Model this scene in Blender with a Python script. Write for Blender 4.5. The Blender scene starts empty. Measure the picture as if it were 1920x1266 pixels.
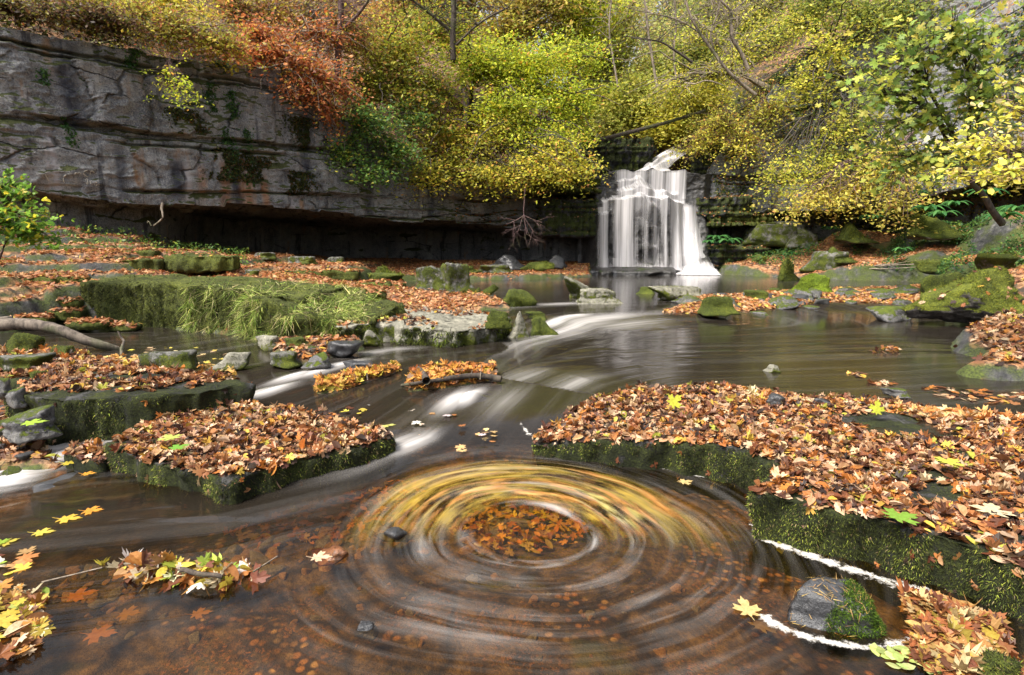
import bpy, math, random
import numpy as np
from mathutils import Vector
random.seed(7); RNG = np.random.default_rng(11)
S = bpy.context.scene
COL = S.collection
# ------------------------------------------------------------------ camera, sky, sun, exposure
CAM_Z = 1.5; PITCH = math.radians(9.6); FPX = 1067.0
cd = bpy.data.cameras.new('camera'); cd.lens = 20.0; cd.sensor_width = 36.0; cd.clip_start = 0.05; cd.clip_end = 500
cam = bpy.data.objects.new('camera', cd); COL.objects.link(cam)
cam.location = (0, 0, CAM_Z); cam.rotation_euler = (math.pi/2 - PITCH, 0, 0)
S.camera = cam
SUN_EL = math.radians(56); SUN_AZ = math.radians(-128)   # azimuth: direction the light comes from, clockwise from +Y
W = bpy.data.worlds.new('World'); S.world = W; W.use_nodes = True
nt = W.node_tree; bg = nt.nodes['Background']
sky = nt.nodes.new('ShaderNodeTexSky'); sky.sky_type = 'NISHITA'; sky.sun_disc = False
sky.sun_elevation = SUN_EL; sky.sun_rotation = SUN_AZ; sky.air_density = 1.0; sky.dust_density = 5.0; sky.ozone_density = 1.0
bg.inputs['Strength'].default_value = 0.115
hs = nt.nodes.new('ShaderNodeHueSaturation'); hs.inputs['Saturation'].default_value = .35
nt.links.new(sky.outputs[0], hs.inputs['Color']); nt.links.new(hs.outputs[0], bg.inputs['Color'])
ld = bpy.data.lights.new('sun', 'SUN'); ld.energy = 3.2; ld.angle = math.radians(20); ld.color = (1.0, 0.93, 0.82)
sun = bpy.data.objects.new('sun', ld); COL.objects.link(sun)
sd_ = Vector((math.sin(SUN_AZ)*math.cos(SUN_EL), math.cos(SUN_AZ)*math.cos(SUN_EL), math.sin(SUN_EL)))
sun.rotation_euler = sd_.to_track_quat('Z', 'Y').to_euler(); sun.location = (0, 0, 30)
S.view_settings.view_transform = 'Standard'; S.view_settings.look = 'None'
S.view_settings.exposure = 1.17; S.view_settings.gamma = 1.0
S.cycles.max_bounces = 8; S.cycles.transparent_max_bounces = 24; S.cycles.diffuse_bounces = 3; S.cycles.glossy_bounces = 3
S.cycles.caustics_reflective = False; S.cycles.caustics_refractive = False
S.cycles.use_denoising = True

# ------------------------------------------------------------------ helpers
def ray(px, py):
    u = (px-960.0)/FPX; v = (633.0-py)/FPX
    cp, sp = math.cos(PITCH), math.sin(PITCH)
    return np.array([u, cp + v*sp, -sp + v*cp])
def P(px, py, z=0.0):                      # point of the place at height z
    d = ray(px, py); t = (z-CAM_Z)/d[2]
    return np.array([d[0]*t, d[1]*t, z])
def PD(px, py, y):                         # point of the place at distance y
    d = ray(px, py); t = y/d[1]
    return np.array([d[0]*t, y, CAM_Z + d[2]*t])
def _h(ix, iy, iz, seed):
    with np.errstate(over='ignore'):
        n = (ix.astype(np.int64)*374761393 + iy.astype(np.int64)*668265263 + iz.astype(np.int64)*2147483647 + seed*974634777) & 0xffffffff
        n = ((n ^ (n >> 13))*1274126177) & 0xffffffff
        n = ((n ^ (n >> 15))*2246822519) & 0xffffffff
        n = n ^ (n >> 16)
    return (n & 0xffff)/65535.0
def vnoise(p, seed=0):                     # value noise, -1..1, p (N,3)
    i = np.floor(p).astype(np.int64); f = p - i; f = f*f*f*(f*(f*6-15)+10)
    r = 0
    for a in (0, 1):
        wx = f[:, 0] if a else 1-f[:, 0]
        for b in (0, 1):
            wy = f[:, 1] if b else 1-f[:, 1]
            for c in (0, 1):
                wz = f[:, 2] if c else 1-f[:, 2]
                r = r + wx*wy*wz*_h(i[:, 0]+a, i[:, 1]+b, i[:, 2]+c, seed)
    return r*2-1
def fbm(p, s=1.0, octv=4, seed=0, gain=.5):
    p = np.asarray(p, float)*s; a = 1.0; r = 0; t = 0
    for k in range(octv):
        r = r + a*vnoise(p*(2.03**k) + 17.3*k, seed+k); t += a; a *= gain
    return r/t
def sstep(a, b, x):
    t = np.clip((x-a)/(b-a), 0, 1); return t*t*(3-2*t)
def tag(o, label=None, cat=None, group=None, kind=None):
    if label: o['label'] = label
    if cat: o['category'] = cat
    if group: o['group'] = group
    if kind: o['kind'] = kind
    return o
def link(name, me, parent=None, loc=None):
    o = bpy.data.objects.new(name, me); COL.objects.link(o)
    if parent is not None: o.parent = parent
    if loc is not None: o.location = loc
    return o
def root(name, loc, label, cat, group=None):
    o = link(name, None, None, loc); o.empty_display_size = .1
    return tag(o, label, cat, group)
def mesh(name, V, F, mat=None, col=None, smooth=True, attrs=None, uv=None):
    """V (N,3), F (M,3) or (M,4) int, col (N,3) per vertex"""
    me = bpy.data.meshes.new(name); V = np.asarray(V, np.float32); F = np.asarray(F, np.int32)
    k = F.shape[1]
    me.vertices.add(len(V)); me.vertices.foreach_set('co', V.ravel())
    me.loops.add(F.size); me.loops.foreach_set('vertex_index', F.ravel())
    me.polygons.add(len(F)); me.polygons.foreach_set('loop_start', np.arange(0, F.size, k, dtype=np.int32))
    me.polygons.foreach_set('use_smooth', np.full(len(F), smooth, bool))
    me.update(calc_edges=True)
    if col is not None:
        a = me.color_attributes.new('Col', 'FLOAT_COLOR', 'POINT')
        c = np.ones((len(V), 4), np.float32); c[:, :3] = col; a.data.foreach_set('color', c.ravel())
    for n, v in (attrs or {}).items():
        v = np.asarray(v, np.float32)
        if v.ndim == 1:
            a = me.attributes.new(n, 'FLOAT', 'POINT'); a.data.foreach_set('value', v)
        else:
            a = me.attributes.new(n, 'FLOAT_VECTOR', 'POINT'); a.data.foreach_set('vector', v.ravel())
    if mat: me.materials.append(mat)
    return me
def gridfaces(nr, nc):
    i = np.arange(nr*nc).reshape(nr, nc)
    return np.stack([i[:-1, :-1], i[:-1, 1:], i[1:, 1:], i[1:, :-1]], -1).reshape(-1, 4)
def poly_sd(x, y, poly):                   # signed distance, positive inside
    poly = np.asarray(poly)[:, :2]; n = len(poly)
    d2 = np.full(x.shape, 1e18); ins = np.zeros(x.shape, bool)
    for i in range(n):
        ax, ay = poly[i]; bx, by = poly[(i+1) % n]
        ex, ey = bx-ax, by-ay; wx, wy = x-ax, y-ay
        t = np.clip((wx*ex+wy*ey)/(ex*ex+ey*ey+1e-12), 0, 1)
        d2 = np.minimum(d2, (wx-ex*t)**2+(wy-ey*t)**2)
        c = ((ay > y) != (by > y)) & (x < (bx-ax)*(y-ay)/(by-ay+1e-12)+ax)
        ins ^= c
    d = np.sqrt(d2); return np.where(ins, d, -d)
# ------------------------------------------------------------------ node helper
class N:
    def __init__(s, name):
        s.m = bpy.data.materials.new(name); s.m.use_nodes = True; s.t = s.m.node_tree; s.t.nodes.clear()
        s.out = s.t.nodes.new('ShaderNodeOutputMaterial')
    def n(s, typ, ins=None, **kw):
        x = s.t.nodes.new('ShaderNode'+typ)
        for k, v in kw.items(): setattr(x, k, v)
        for k, v in (ins or {}).items():
            if hasattr(v, 'node') or isinstance(v, bpy.types.NodeSocket): s.t.links.new(v, x.inputs[k])
            else: x.inputs[k].default_value = v
        return x
    def noise(s, vec, sc, det=4, rough=.6, dist=0):
        return s.n('TexNoise', {'Vector': vec, 'Scale': sc, 'Detail': det, 'Roughness': rough, 'Distortion': dist}).outputs['Fac']
    def ramp(s, fac, stops, interp='LINEAR'):
        r = s.n('ValToRGB', {'Fac': fac}); r.color_ramp.interpolation = interp
        e = r.color_ramp.elements
        while len(e) < len(stops): e.new(.5)
        for i, (p, c) in enumerate(stops):
            e[i].position = p; e[i].color = (c, c, c, 1) if not isinstance(c, (tuple, list)) else (*c, 1)
        return r.outputs[0]
    def mix(s, f, a, b, bt='MIX'):
        x = s.t.nodes.new('ShaderNodeMix'); x.data_type = 'RGBA'; x.blend_type = bt
        for i, v in ((0, f), (6, a), (7, b)):
            if isinstance(v, bpy.types.NodeSocket): s.t.links.new(v, x.inputs[i])
            elif i == 0: x.inputs[0].default_value = v
            else: x.inputs[i].default_value = (*v, 1)
        return x.outputs[2]
    def math(s, op, a, b=0.0, c=0.0):
        x = s.n('Math', operation=op)
        for i, v in enumerate((a, b, c)):
            if isinstance(v, bpy.types.NodeSocket): s.t.links.new(v, x.inputs[i])
            else: x.inputs[i].default_value = v
        return x.outputs[0]
    def bump(s, h, st=.5, dist=.02, nrm=None):
        i = {'Height': h, 'Strength': st, 'Distance': dist}
        if nrm is not None: i['Normal'] = nrm
        return s.n('Bump', i).outputs[0]
    def pos(s): return s.n('NewGeometry').outputs['Position']
    def obj(s): return s.n('TexCoord').outputs['Object']
    def scale(s, v, sc): 
        x = s.n('VectorMath', {0: v, 1: sc}, operation='MULTIPLY'); return x.outputs[0]
    def fin(s, sh): s.t.links.new(sh, s.out.inputs['Surface']); return s.m
def rockmat(name, base=((.05,.05,.055),(.13,.13,.13),(.24,.23,.21)), moss=.5, mosscol=((.02,.03,.006),(.07,.095,.012),(.16,.19,.02)), up=.6, sc=1.0, rough=.75, wet=.0, lich=0.0, streak=False):
    m = N(name); p = m.pos() if streak else m.obj()
    geo = m.n('NewGeometry'); sep = m.n('SeparateXYZ', {0: geo.outputs['Normal']})
    n1 = m.noise(p, 2.2*sc, 6, .65); n2 = m.noise(p, 14*sc, 5, .7); n3 = m.noise(p, 70*sc, 3, .6)
    v = m.n('TexVoronoi', {'Vector': p, 'Scale': 30*sc}, feature='F1').outputs['Distance']
    f = m.math('ADD', m.math('MULTIPLY', n1, .5), m.math('MULTIPLY', n2, .5))
    c = m.ramp(f, [(.32, base[0]), (.5, base[1]), (.66, base[2])])
    c = m.mix(m.ramp(n3, [(.45, 0.0), (.62, .55)]), c, tuple(x*1.9 for x in base[2]), 'MIX') if lich else m.mix(m.ramp(n3, [(.4, .0), (.7, .3)]), c, base[2])
    c = m.mix(m.ramp(n3, [(.3, .7), (.42, 0.0)]), c, tuple(x*.35 for x in base[0]))
    n4 = m.noise(p, 6.5*sc, 6, .75); c = m.mix(m.ramp(n4, [(.53, 0.0), (.60, .8)]), c, tuple(x*.5 for x in base[0])); c = m.mix(m.ramp(n4, [(.36, .55), (.43, 0.0)]), c, tuple(min(.7, x*1.35) for x in base[2]))
    h = m.math('ADD', m.math('MULTIPLY', n2, .6), m.math('MULTIPLY', n3, .25))
    if moss > 0:
        mn = m.noise(p, 3.1*sc, 6, .7); mf = m.noise(p, 45*sc, 4, .75)
        mm = m.math('ADD', m.math('MULTIPLY', sep.outputs['Z'], up), m.math('MULTIPLY', mn, 1.6))
        mm = m.math('ADD', mm, m.math('MULTIPLY', m.math('SUBTRACT', mf, .5), .5))
        t = 1.45 - moss
        mask = m.ramp(m.math('SUBTRACT', mm, t-.5), [(.42, 0.0), (.56, 1.0)])
        mc = m.ramp(m.math('ADD', m.math('MULTIPLY', mf, .6), m.math('MULTIPLY', n1, .4)), [(.36, mosscol[0]), (.5, mosscol[1]), (.64, mosscol[2])])
        c = m.mix(mask, c, mc)
        h = m.math('ADD', h, m.math('MULTIPLY', m.math('MULTIPLY', mf, mask), 1.5))
        rr = m.ramp(mask, [(0, rough), (1, 1.0)])
    else: rr = rough
    b = m.bump(h, .9, .03/sc)
    s = m.n('BsdfPrincipled', {'Base Color': c, 'Roughness': rr, 'Normal': b, 'Specular IOR Level': .35+wet})
    return m.fin(s.outputs[0])
def leafmat(name, trans=.45, rough=.55, vein=True):
    m = N(name); a = m.n('VertexColor', layer_name='Col').outputs[0]
    n = m.noise(m.pos(), 60, 3, .6)
    c = m.mix(m.ramp(n, [(.35, .45), (.6, 0.0)]), a, (.5, .35, .2), 'MULTIPLY') if vein else a
    d = m.n('BsdfPrincipled', {'Base Color': c, 'Roughness': rough, 'Specular IOR Level': .3})
    t = m.n('BsdfTranslucent', {'Color': c})
    return m.fin(m.n('MixShader', {0: trans, 1: d.outputs[0], 2: t.outputs[0]}).outputs[0])
# ------------------------------------------------------------------ leaf shapes (template verts, tris)
def fan(outline, curl=0.0, droop=0.0):
    o = np.array(outline, float); c = o.mean(0)*[0, 1] if True else o.mean(0)
    V = np.vstack([[c[0], c[1]], o]); r = np.hypot(V[:, 0]-c[0], V[:, 1]-c[1])
    z = curl*np.abs(V[:, 0])**1.3*1.0 + droop*r*r
    n = len(o); F = np.array([[0, 1+i, 1+(i+1) % n] for i in range(n)])
    return np.column_stack([V, z]), F
def maple():
    pts = [(0.0, -.45)]
    half = [(.08, -.30), (.20, -.36), (.36, -.34), (.20, -.18), (.38, -.14), (.54, -.06), (.42, .02), (.44, .18), (.28, .08), (.13, .10), (.20, .26), (.17, .40), (.08, .38), (0, .58)]
    pts += half; pts += [(-x, y) for x, y in half[-2::-1]]
    return pts
LEAF = {
 'maple': fan(maple(), .35, -.3), 'mapleflat': fan(maple(), .1, .1),
 'maplecurl': fan(maple(), 1.1, .4),
 'beech': fan([(0, -.5), (.2, -.32), (.28, -.05), (.24, .2), (0, .5), (-.24, .2), (-.28, -.05), (-.2, -.32)], .7, -.2),
 'beechcurl': fan([(0, -.5), (.2, -.32), (.28, -.05), (.24, .2), (0, .5), (-.24, .2), (-.28, -.05), (-.2, -.32)], 1.8, .6),
 'tuft': (np.array([(-.06, 0, 0), (.06, 0, 0), (.075, .5, .08), (-.065, .5, .08), (0, 1, .0)]), np.array([(0, 1, 2), (0, 2, 3), (3, 2, 4)])),
 'grass': (np.array([(-.018, 0, 0), (.018, 0, 0), (.014, .5, .12), (-.014, .5, .12), (.02, 1, .0)]), np.array([(0, 1, 2), (0, 2, 3), (3, 2, 4)])),
 'dia': (np.array([(0, -.5, 0), (.27, 0, .09), (0, .5, 0), (-.27, 0, .09)]), np.array([(0, 1, 2), (0, 2, 3)])),
 'blade': (np.array([(-.035, 0, 0), (.035, 0, 0), (.02, .5, .08), (-.02, .5, .08), (0, 1, .0)]), np.array([(0, 1, 2), (0, 2, 3), (3, 2, 4)])),
}
def leaves(name, pos, nrm, size, cols, shapes, mat, rng=None, updir=None, flat=False):
    """pos (N,3), nrm (N,3), size (N,), cols (N,3); updir gives the leaf's long axis"""
    rng = rng or RNG; N_ = len(pos)
    nrm = nrm/np.linalg.norm(nrm, axis=1, keepdims=True)
    a = updir if updir is not None else rng.normal(size=(N_, 3))
    t = a - (a*nrm).sum(1, keepdims=True)*nrm; t /= np.linalg.norm(t, axis=1, keepdims=True)+1e-9
    b = np.cross(t, nrm)
    pick = rng.integers(0, len(shapes), N_); VV = []; FF = []; CC = []; off = 0
    for k, sh in enumerate(shapes):
        idx = np.where(pick == k)[0]
        if not len(idx): continue
        T, F = LEAF[sh]; n = len(T)
        sc = size[idx][:, None, None]
        zz = T[None, :, 2, None]*rng.uniform(-.3 if flat else -.9, .3 if flat else 1.3, (len(idx), 1, 1))
        wx = rng.uniform(.75, 1.15, (len(idx), 1, 1))
        v = pos[idx][:, None, :] + sc*(T[None, :, 0, None]*wx*b[idx][:, None, :] + T[None, :, 1, None]*t[idx][:, None, :] + zz*nrm[idx][:, None, :])
        VV.append(v.reshape(-1, 3)); FF.append((F[None]+(np.arange(len(idx))*n)[:, None, None]+off).reshape(-1, 3))
        CC.append(np.repeat(cols[idx], n, 0)); off += len(idx)*n
    return mesh(name, np.vstack(VV), np.vstack(FF), mat, np.vstack(CC), smooth=False)
def pal(n, P_, rng=None, jit=.25):
    rng = rng or RNG; c = np.array([x[1:] for x in P_]); w = np.array([x[0] for x in P_], float); w /= w.sum()
    k = rng.choice(len(c), n, p=w); return np.clip(c[k]*rng.uniform(1-jit, 1+jit, (n, 1))*rng.uniform(.93, 1.07, (n, 3)), 0, .9)
LITTER = [(3.2,.47,.28,.15),(3,.34,.15,.06),(2.4,.18,.065,.03),(2.6,.60,.43,.28),(3,.10,.045,.03),(.8,.58,.38,.07),(2,.44,.17,.04),(2,.05,.032,.026),(.4,.38,.38,.06)]
FARLIT = [(3,.42,.20,.09),(3,.34,.12,.04),(2,.55,.32,.16),(1,.16,.07,.04),(.6,.5,.36,.08)]
YG = [(4,.50,.46,.035),(3,.36,.40,.03),(1.5,.60,.48,.05),(1,.2,.26,.03),(.5,.5,.25,.05)]
def sample(me_or_vf, n, rng=None, nz=None, region=None):
    """random points on a mesh: positions and normals"""
    rng = rng or RNG
    if isinstance(me_or_vf, tuple): V, T = me_or_vf
    else:
        me = me_or_vf; V = np.empty(len(me.vertices)*3, np.float32); me.vertices.foreach_get('co', V); V = V.reshape(-1, 3)
        me.calc_loop_triangles(); T = np.empty(len(me.loop_triangles)*3, np.int32); me.loop_triangles.foreach_get('vertices', T); T = T.reshape(-1, 3)
    a, b, c = V[T[:, 0]], V[T[:, 1]], V[T[:, 2]]
    nn = np.cross(b-a, c-a); ar = np.linalg.norm(nn, axis=1); nn = nn/(ar[:, None]+1e-12)
    w = ar.copy()
    if nz is not None: w = w*((nn[:, 2] >= nz[0]) & (nn[:, 2] <= nz[1]))
    if region is not None: w = w*region((a+b+c)/3, nn)
    if not w.sum() > 0: print('EMPTY SAMPLE', n); w = ar+1e-9
    w = w/w.sum(); k = rng.choice(len(T), n, p=w); u = rng.random((n, 2)); s = u.sum(1) > 1; u[s] = 1-u[s]
    return a[k]+(b[k]-a[k])*u[:, :1]+(c[k]-a[k])*u[:, 1:], nn[k]
def tubes(chains, sides=6):
    """chains: list of (pts (k,3), radii (k,)) -> V, F quads"""
    VV = []; FF = []; off = 0; ang = np.linspace(0, 2*math.pi, sides, endpoint=False)
    for pts, rad in chains:
        pts = np.asarray(pts, float); rad = np.asarray(rad, float); k = len(pts)
        d = np.gradient(pts, axis=0); d /= np.linalg.norm(d, axis=1, keepdims=True)+1e-9
        ref = np.where(np.abs(d[:, 2:3]) < .9, np.array([[0, 0, 1.]]), np.array([[1., 0, 0]]))
        a = np.cross(d, ref); a /= np.linalg.norm(a, axis=1, keepdims=True); b = np.cross(d, a)
        v = pts[:, None]+rad[:, None, None]*(np.cos(ang)[None, :, None]*a[:, None]+np.sin(ang)[None, :, None]*b[:, None])
        VV.append(v.reshape(-1, 3)); i = np.arange(k*sides).reshape(k, sides)+off; j = np.roll(i, -1, 1)
        FF.append(np.stack([i[:-1], j[:-1], j[1:], i[1:]], -1).reshape(-1, 4)); off += k*sides
    return np.vstack(VV), np.vstack(FF)
def wob(p0, p1, k, amp, rng, sag=0.0):
    t = np.linspace(0, 1, k)[:, None]; L = np.linalg.norm(np.asarray(p1)-p0)
    q = np.asarray(p0)*(1-t)+np.asarray(p1)*t
    j = rng.normal(size=(k, 3))*amp*L; j[0] = 0; j[-1] = 0
    j = np.cumsum(j, 0)*.4; j -= t*j[-1]
    q = q+j; q[:, 2] += sag*L*np.sin(t[:, 0]*math.pi); return q
# ------------------------------------------------------------------ materials of the setting
CLR = ((.035,.037,.045),(.105,.108,.118),(.20,.20,.20))
m_cliff = None
def cliffmat():
    m = N('cliff_limestone'); p = m.pos(); geo = m.n('NewGeometry'); sep = m.n('SeparateXYZ', {0: geo.outputs['Normal']})
    pz = m.scale(p, (1, 1, .18)); pl = m.scale(p, (.5, .5, 4))
    n1 = m.noise(p, .9, 6, .65); n2 = m.noise(p, 7, 6, .7); n3 = m.noise(p, 38, 4, .7); ns = m.noise(pz, 2.3, 5, .65); nl = m.noise(pl, 1.4, 4, .6)
    f = m.math('ADD', m.math('MULTIPLY', n1, .4), m.math('ADD', m.math('MULTIPLY', n2, .3), m.math('MULTIPLY', ns, .3)))
    c = m.ramp(f, [(.36, (.052,.056,.066)), (.46, (.16,.168,.186)), (.56, (.29,.295,.30)), (.68, (.46,.455,.42))])
    c = m.mix(m.ramp(n3, [(.52, 0.0), (.66, .8)]), c, (.42,.40,.36))
    c = m.mix(m.ramp(n3, [(.33, .8), (.45, 0.0)]), c, (.02,.02,.022))
    # mineral streaks, running down the face
    sx = m.noise(m.scale(p, (1, 1, .05)), 2.6, 3, .6); sm = m.ramp(sx, [(.60, 0.0), (.70, .75)])
    c = m.mix(m.math('MULTIPLY', sm, m.ramp(n1, [(.45, 0.0), (.55, 1.0)])), c, (.30,.17,.08))
    sk = m.noise(m.scale(p, (1, 1, .06)), 3.7, 4, .6); c = m.mix(m.ramp(sk, [(.58, 0.0), (.66, .8)]), c, (.028,.03,.04))
    sw = m.noise(m.scale(p, (1, 1, .04)), 5.1, 3, .6); c = m.mix(m.ramp(sw, [(.64, 0.0), (.72, .55)]), c, (.40,.39,.38))
    sb = m.n('Attribute', attribute_name='stain_dark').outputs['Fac']; so = m.n('Attribute', attribute_name='stain_rust').outputs['Fac']; sw_ = m.n('Attribute', attribute_name='stain_pale').outputs['Fac']
    sn = m.ramp(m.math('ADD', m.math('MULTIPLY', ns, .6), m.math('MULTIPLY', n2, .4)), [(.38, .1), (.56, 1.0)])
    c = m.mix(m.math('MULTIPLY', sb, m.math('MULTIPLY', sn, .9)), c, (.018, .022, .040))
    c = m.mix(m.math('MULTIPLY', so, m.math('MULTIPLY', sn, .8)), c, (.34, .17, .08))
    c = m.mix(m.math('MULTIPLY', sw_, m.math('MULTIPLY', sn, .8)), c, (.42, .40, .42))
    mm = m.math('ADD', m.math('MULTIPLY', sep.outputs['Z'], .5), m.math('MULTIPLY', m.noise(p, .8, 6, .7), 1.5))
    c = m.mix(m.ramp(mm, [(.93, 0.0), (1.15, .95)]), c, m.ramp(n3, [(.35, (.02,.03,.008)), (.65, (.09,.10,.02))]))
    cv_ = m.n('TexVoronoi', {'Vector': m.scale(m.n('VectorMath', {0: p, 1: m.scale(m.n('TexNoise', {'Vector': p, 'Scale': 1.6, 'Detail': 4.0}).outputs['Color'], (.5, .5, .35))}, operation='ADD').outputs[0], (.42, .42, 1.5)), 'Scale': 1.0}, feature='DISTANCE_TO_EDGE').outputs['Distance']
    ck_ = m.math('MULTIPLY', m.ramp(cv_, [(0, 1.0), (.008, .8), (.022, 0.0)]), m.ramp(m.noise(p, 1.3, 4, .6), [(.47, 0.0), (.58, 1.0)]))
    c = m.mix(m.math('MULTIPLY', ck_, .85), c, (.012, .012, .014))
    h = m.math('SUBTRACT', m.math('ADD', m.math('MULTIPLY', n2, .7), m.math('MULTIPLY', n3, .35)), m.math('MULTIPLY', ck_, .8))
    b = m.bump(h, 1.0, .08)
    return m.fin(m.n('BsdfPrincipled', {'Base Color': c, 'Roughness': .8, 'Normal': b, 'Specular IOR Level': .3}).outputs[0])
m_cliff = cliffmat()
def soilmat(name, leafy=.75):
    m = N(name); p = m.pos()
    geo = m.n('NewGeometry'); sep = m.n('SeparateXYZ', {0: geo.outputs['Normal']})
    v = m.n('TexVoronoi', {'Vector': p, 'Scale': 14.0, 'Randomness': 1.0}); vc = m.n('SeparateColor', {0: v.outputs['Color']}).outputs[0]
    lc = m.ramp(vc, [(0, (.05,.03,.02)), (.25, (.18,.075,.03)), (.5, (.30,.15,.07)), (.75, (.36,.2,.1)), (1, (.12,.05,.03))])
    n1 = m.noise(p, 1.6, 5, .65); n2 = m.noise(p, 9, 5, .7); n3 = m.noise(p, 50, 3, .7)
    rock = m.ramp(n2, [(.35, (.025,.026,.03)), (.55, (.09,.09,.09)), (.7, (.17,.165,.15))])
    mossc = m.ramp(n3, [(.35, (.015,.025,.006)), (.65, (.09,.12,.018))])
    soil = m.ramp(n2, [(.35, (.02,.014,.01)), (.65, (.07,.045,.03))])
    c = m.mix(m.ramp(m.noise(p, 2.3, 6, .7), [(.45, 0.0), (.55, 1.0)]), soil, lc)
    side = m.ramp(m.math('ADD', sep.outputs['Z'], m.math('MULTIPLY', n2, .25)), [(.80, 0.0), (.95, 1.0)])
    sidec = m.mix(m.ramp(n1, [(.42, 0.0), (.55, 1.0)]), rock, mossc)
    c = m.mix(side, sidec, c)
    h = m.math('ADD', m.math('MULTIPLY', n2, .6), m.math('MULTIPLY', n3, .4))
    b = m.bump(h, .9, .05)
    return m.fin(m.n('BsdfPrincipled', {'Base Color': c, 'Roughness': .85, 'Normal': b}).outputs[0])
def bedmat():
    m = N('stream_bed'); p = m.pos()
    geo = m.n('NewGeometry'); sep = m.n('SeparateXYZ', {0: p})
    v = m.n('TexVoronoi', {'Vector': p, 'Scale': 26.0}); vc = m.n('SeparateColor', {0: v.outputs['Color']}).outputs[0]
    peb = m.ramp(vc, [(0, (.04,.025,.015)), (.3, (.16,.08,.03)), (.55, (.42,.21,.07)), (.8, (.16,.12,.08)), (1, (.62,.42,.2))])
    n1 = m.noise(p, 1.2, 5, .65); n2 = m.noise(p, 11, 5, .7); n3 = m.noise(p, 60, 3, .7)
    slab = m.ramp(n2, [(.38, (.02,.015,.008)), (.5, (.075,.052,.024)), (.64, (.17,.12,.055))])
    peb = m.mix(m.ramp(v.outputs['Distance'], [(.30, 0.0), (.55, .95)]), peb, (.02, .015, .01))  # dark rim painted into each pebble's colour, shading the flat cells round
    red = m.mix(m.ramp(n3, [(.52, 0.0), (.62, .9)]), slab, (.30,.14,.05))
    c = m.mix(m.ramp(m.noise(p, 1.7, 5, .6), [(.48, 0.0), (.6, .9)]), slab, red)
    c = m.mix(m.ramp(n1, [(.52, 0.0), (.6, 1.0)]), c, peb)
    c = m.mix(m.ramp(m.noise(p, 2.7, 4, .6), [(.58, 0.0), (.68, .6)]), c, (.06,.09,.03))
    bc_ = m.n('TexVoronoi', {'Vector': m.n('VectorMath', {0: p, 1: m.scale(m.n('TexNoise', {'Vector': p, 'Scale': 3.0, 'Detail': 4.0}).outputs['Color'], (.3, .3, 0))}, operation='ADD').outputs[0], 'Scale': 1.1}, feature='DISTANCE_TO_EDGE').outputs['Distance']
    c = m.mix(m.ramp(bc_, [(0, .9), (.012, .6), (.03, 0.0)]), c, (.008, .006, .004))
    h = m.math('ADD', m.math('MULTIPLY', n2, .6), m.math('MULTIPLY', v.outputs['Distance'], -.4))
    b = m.bump(h, .8, .03)
    return m, c, b
m_soil = soilmat('leafy_ground')
def groundmat():
    m, bc, bb = bedmat(); p = m.pos()
    # banks and bed share one sheet: 'bank' attribute says where the land is
    at = m.n('Attribute', attribute_name='bank').outputs['Fac']
    geo = m.n('NewGeometry'); sep = m.n('SeparateXYZ', {0: geo.outputs['Normal']})
    v = m.n('TexVoronoi', {'Vector': p, 'Scale': 13.0}); vc = m.n('SeparateColor', {0: v.outputs['Color']}).outputs[0]
    lc = m.ramp(vc, [(0, (.05,.03,.02)), (.25, (.20,.08,.03)), (.5, (.33,.16,.07)), (.75, (.42,.25,.13)), (1, (.14,.06,.03))])
    n1 = m.noise(p, 1.3, 5, .65); n2 = m.noise(p, 9, 5, .7); n3 = m.noise(p, 50, 3, .7)
    soil = m.ramp(n2, [(.35, (.02,.014,.01)), (.65, (.07,.045,.03))])
    c = m.mix(m.ramp(m.noise(p, 2.3, 6, .7), [(.40, 0.0), (.50, 1.0)]), soil, lc)
    rock = m.ramp(n2, [(.35, (.02,.021,.025)), (.55, (.07,.07,.07)), (.7, (.16,.155,.14))])
    mossc = m.ramp(n3, [(.35, (.015,.022,.005)), (.65, (.085,.11,.016))])
    sidec = m.mix(m.ramp(n1, [(.40, 0.0), (.52, 1.0)]), rock, mossc)
    side = m.ramp(m.math('ADD', sep.outputs['Z'], m.math('MULTIPLY', m.math('SUBTRACT', n2, .5), .3)), [(.72, 0.0), (.9, 1.0)])
    c = m.mix(side, sidec, c)
    c = m.mix(at, bc, c)
    h = m.math('ADD', m.math('MULTIPLY', n2, .6), m.math('MULTIPLY', n3, .4))
    b = m.bump(h, .9, .05)
    return m.fin(m.n('BsdfPrincipled', {'Base Color': c, 'Roughness': .85, 'Normal': b}).outputs[0])
m_ground = groundmat()
# ------------------------------------------------------------------ water levels and land outlines
WL = [(700,660,.2),(1000,680,.2),(1300,680,.2),(1700,640,.2),(1850,760,.2),(1500,620,.2),(1250,640,.2),(300,630,.2),(430,690,.2),(150,620,.2),(600,660,.2),(1100,640,.2),(1400,720,.2),(-300,640,.2),(2400,760,.2),
      (1000,520,.35),(1000,545,.35),(1300,530,.35),(1650,530,.35),(900,545,.35),(800,530,.35),(1060,572,.34),(760,545,.35),(1150,560,.35),(1200,515,.35),
      (1000,1000,0),(1250,950,0),(1400,1000,0),(1100,860,0),(1300,1150,0),(900,1150,0),(600,1000,0),(300,960,0),(500,1150,0),(150,1000,0),(0,1150,0),(1500,1150,0),(950,870,.0),(850,880,.0),(450,950,0),(1500,1000,0),(700,900,0),(200,900,.0),(1900,1200,0),(-400,1150,0),
      (600,800,.1),(700,770,.11),(850,780,.1),(950,790,.08),(800,720,.16),(880,735,.19),(1000,750,.15),(900,690,.2),(760,830,.06),
      (550,712,.15),(460,750,.1),(300,790,.07),(200,810,.04),(100,850,-.07),(40,860,-.12),(0,920,-.16),(-200,900,-.18)]
WP = np.array([P(*w) for w in WL])
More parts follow.
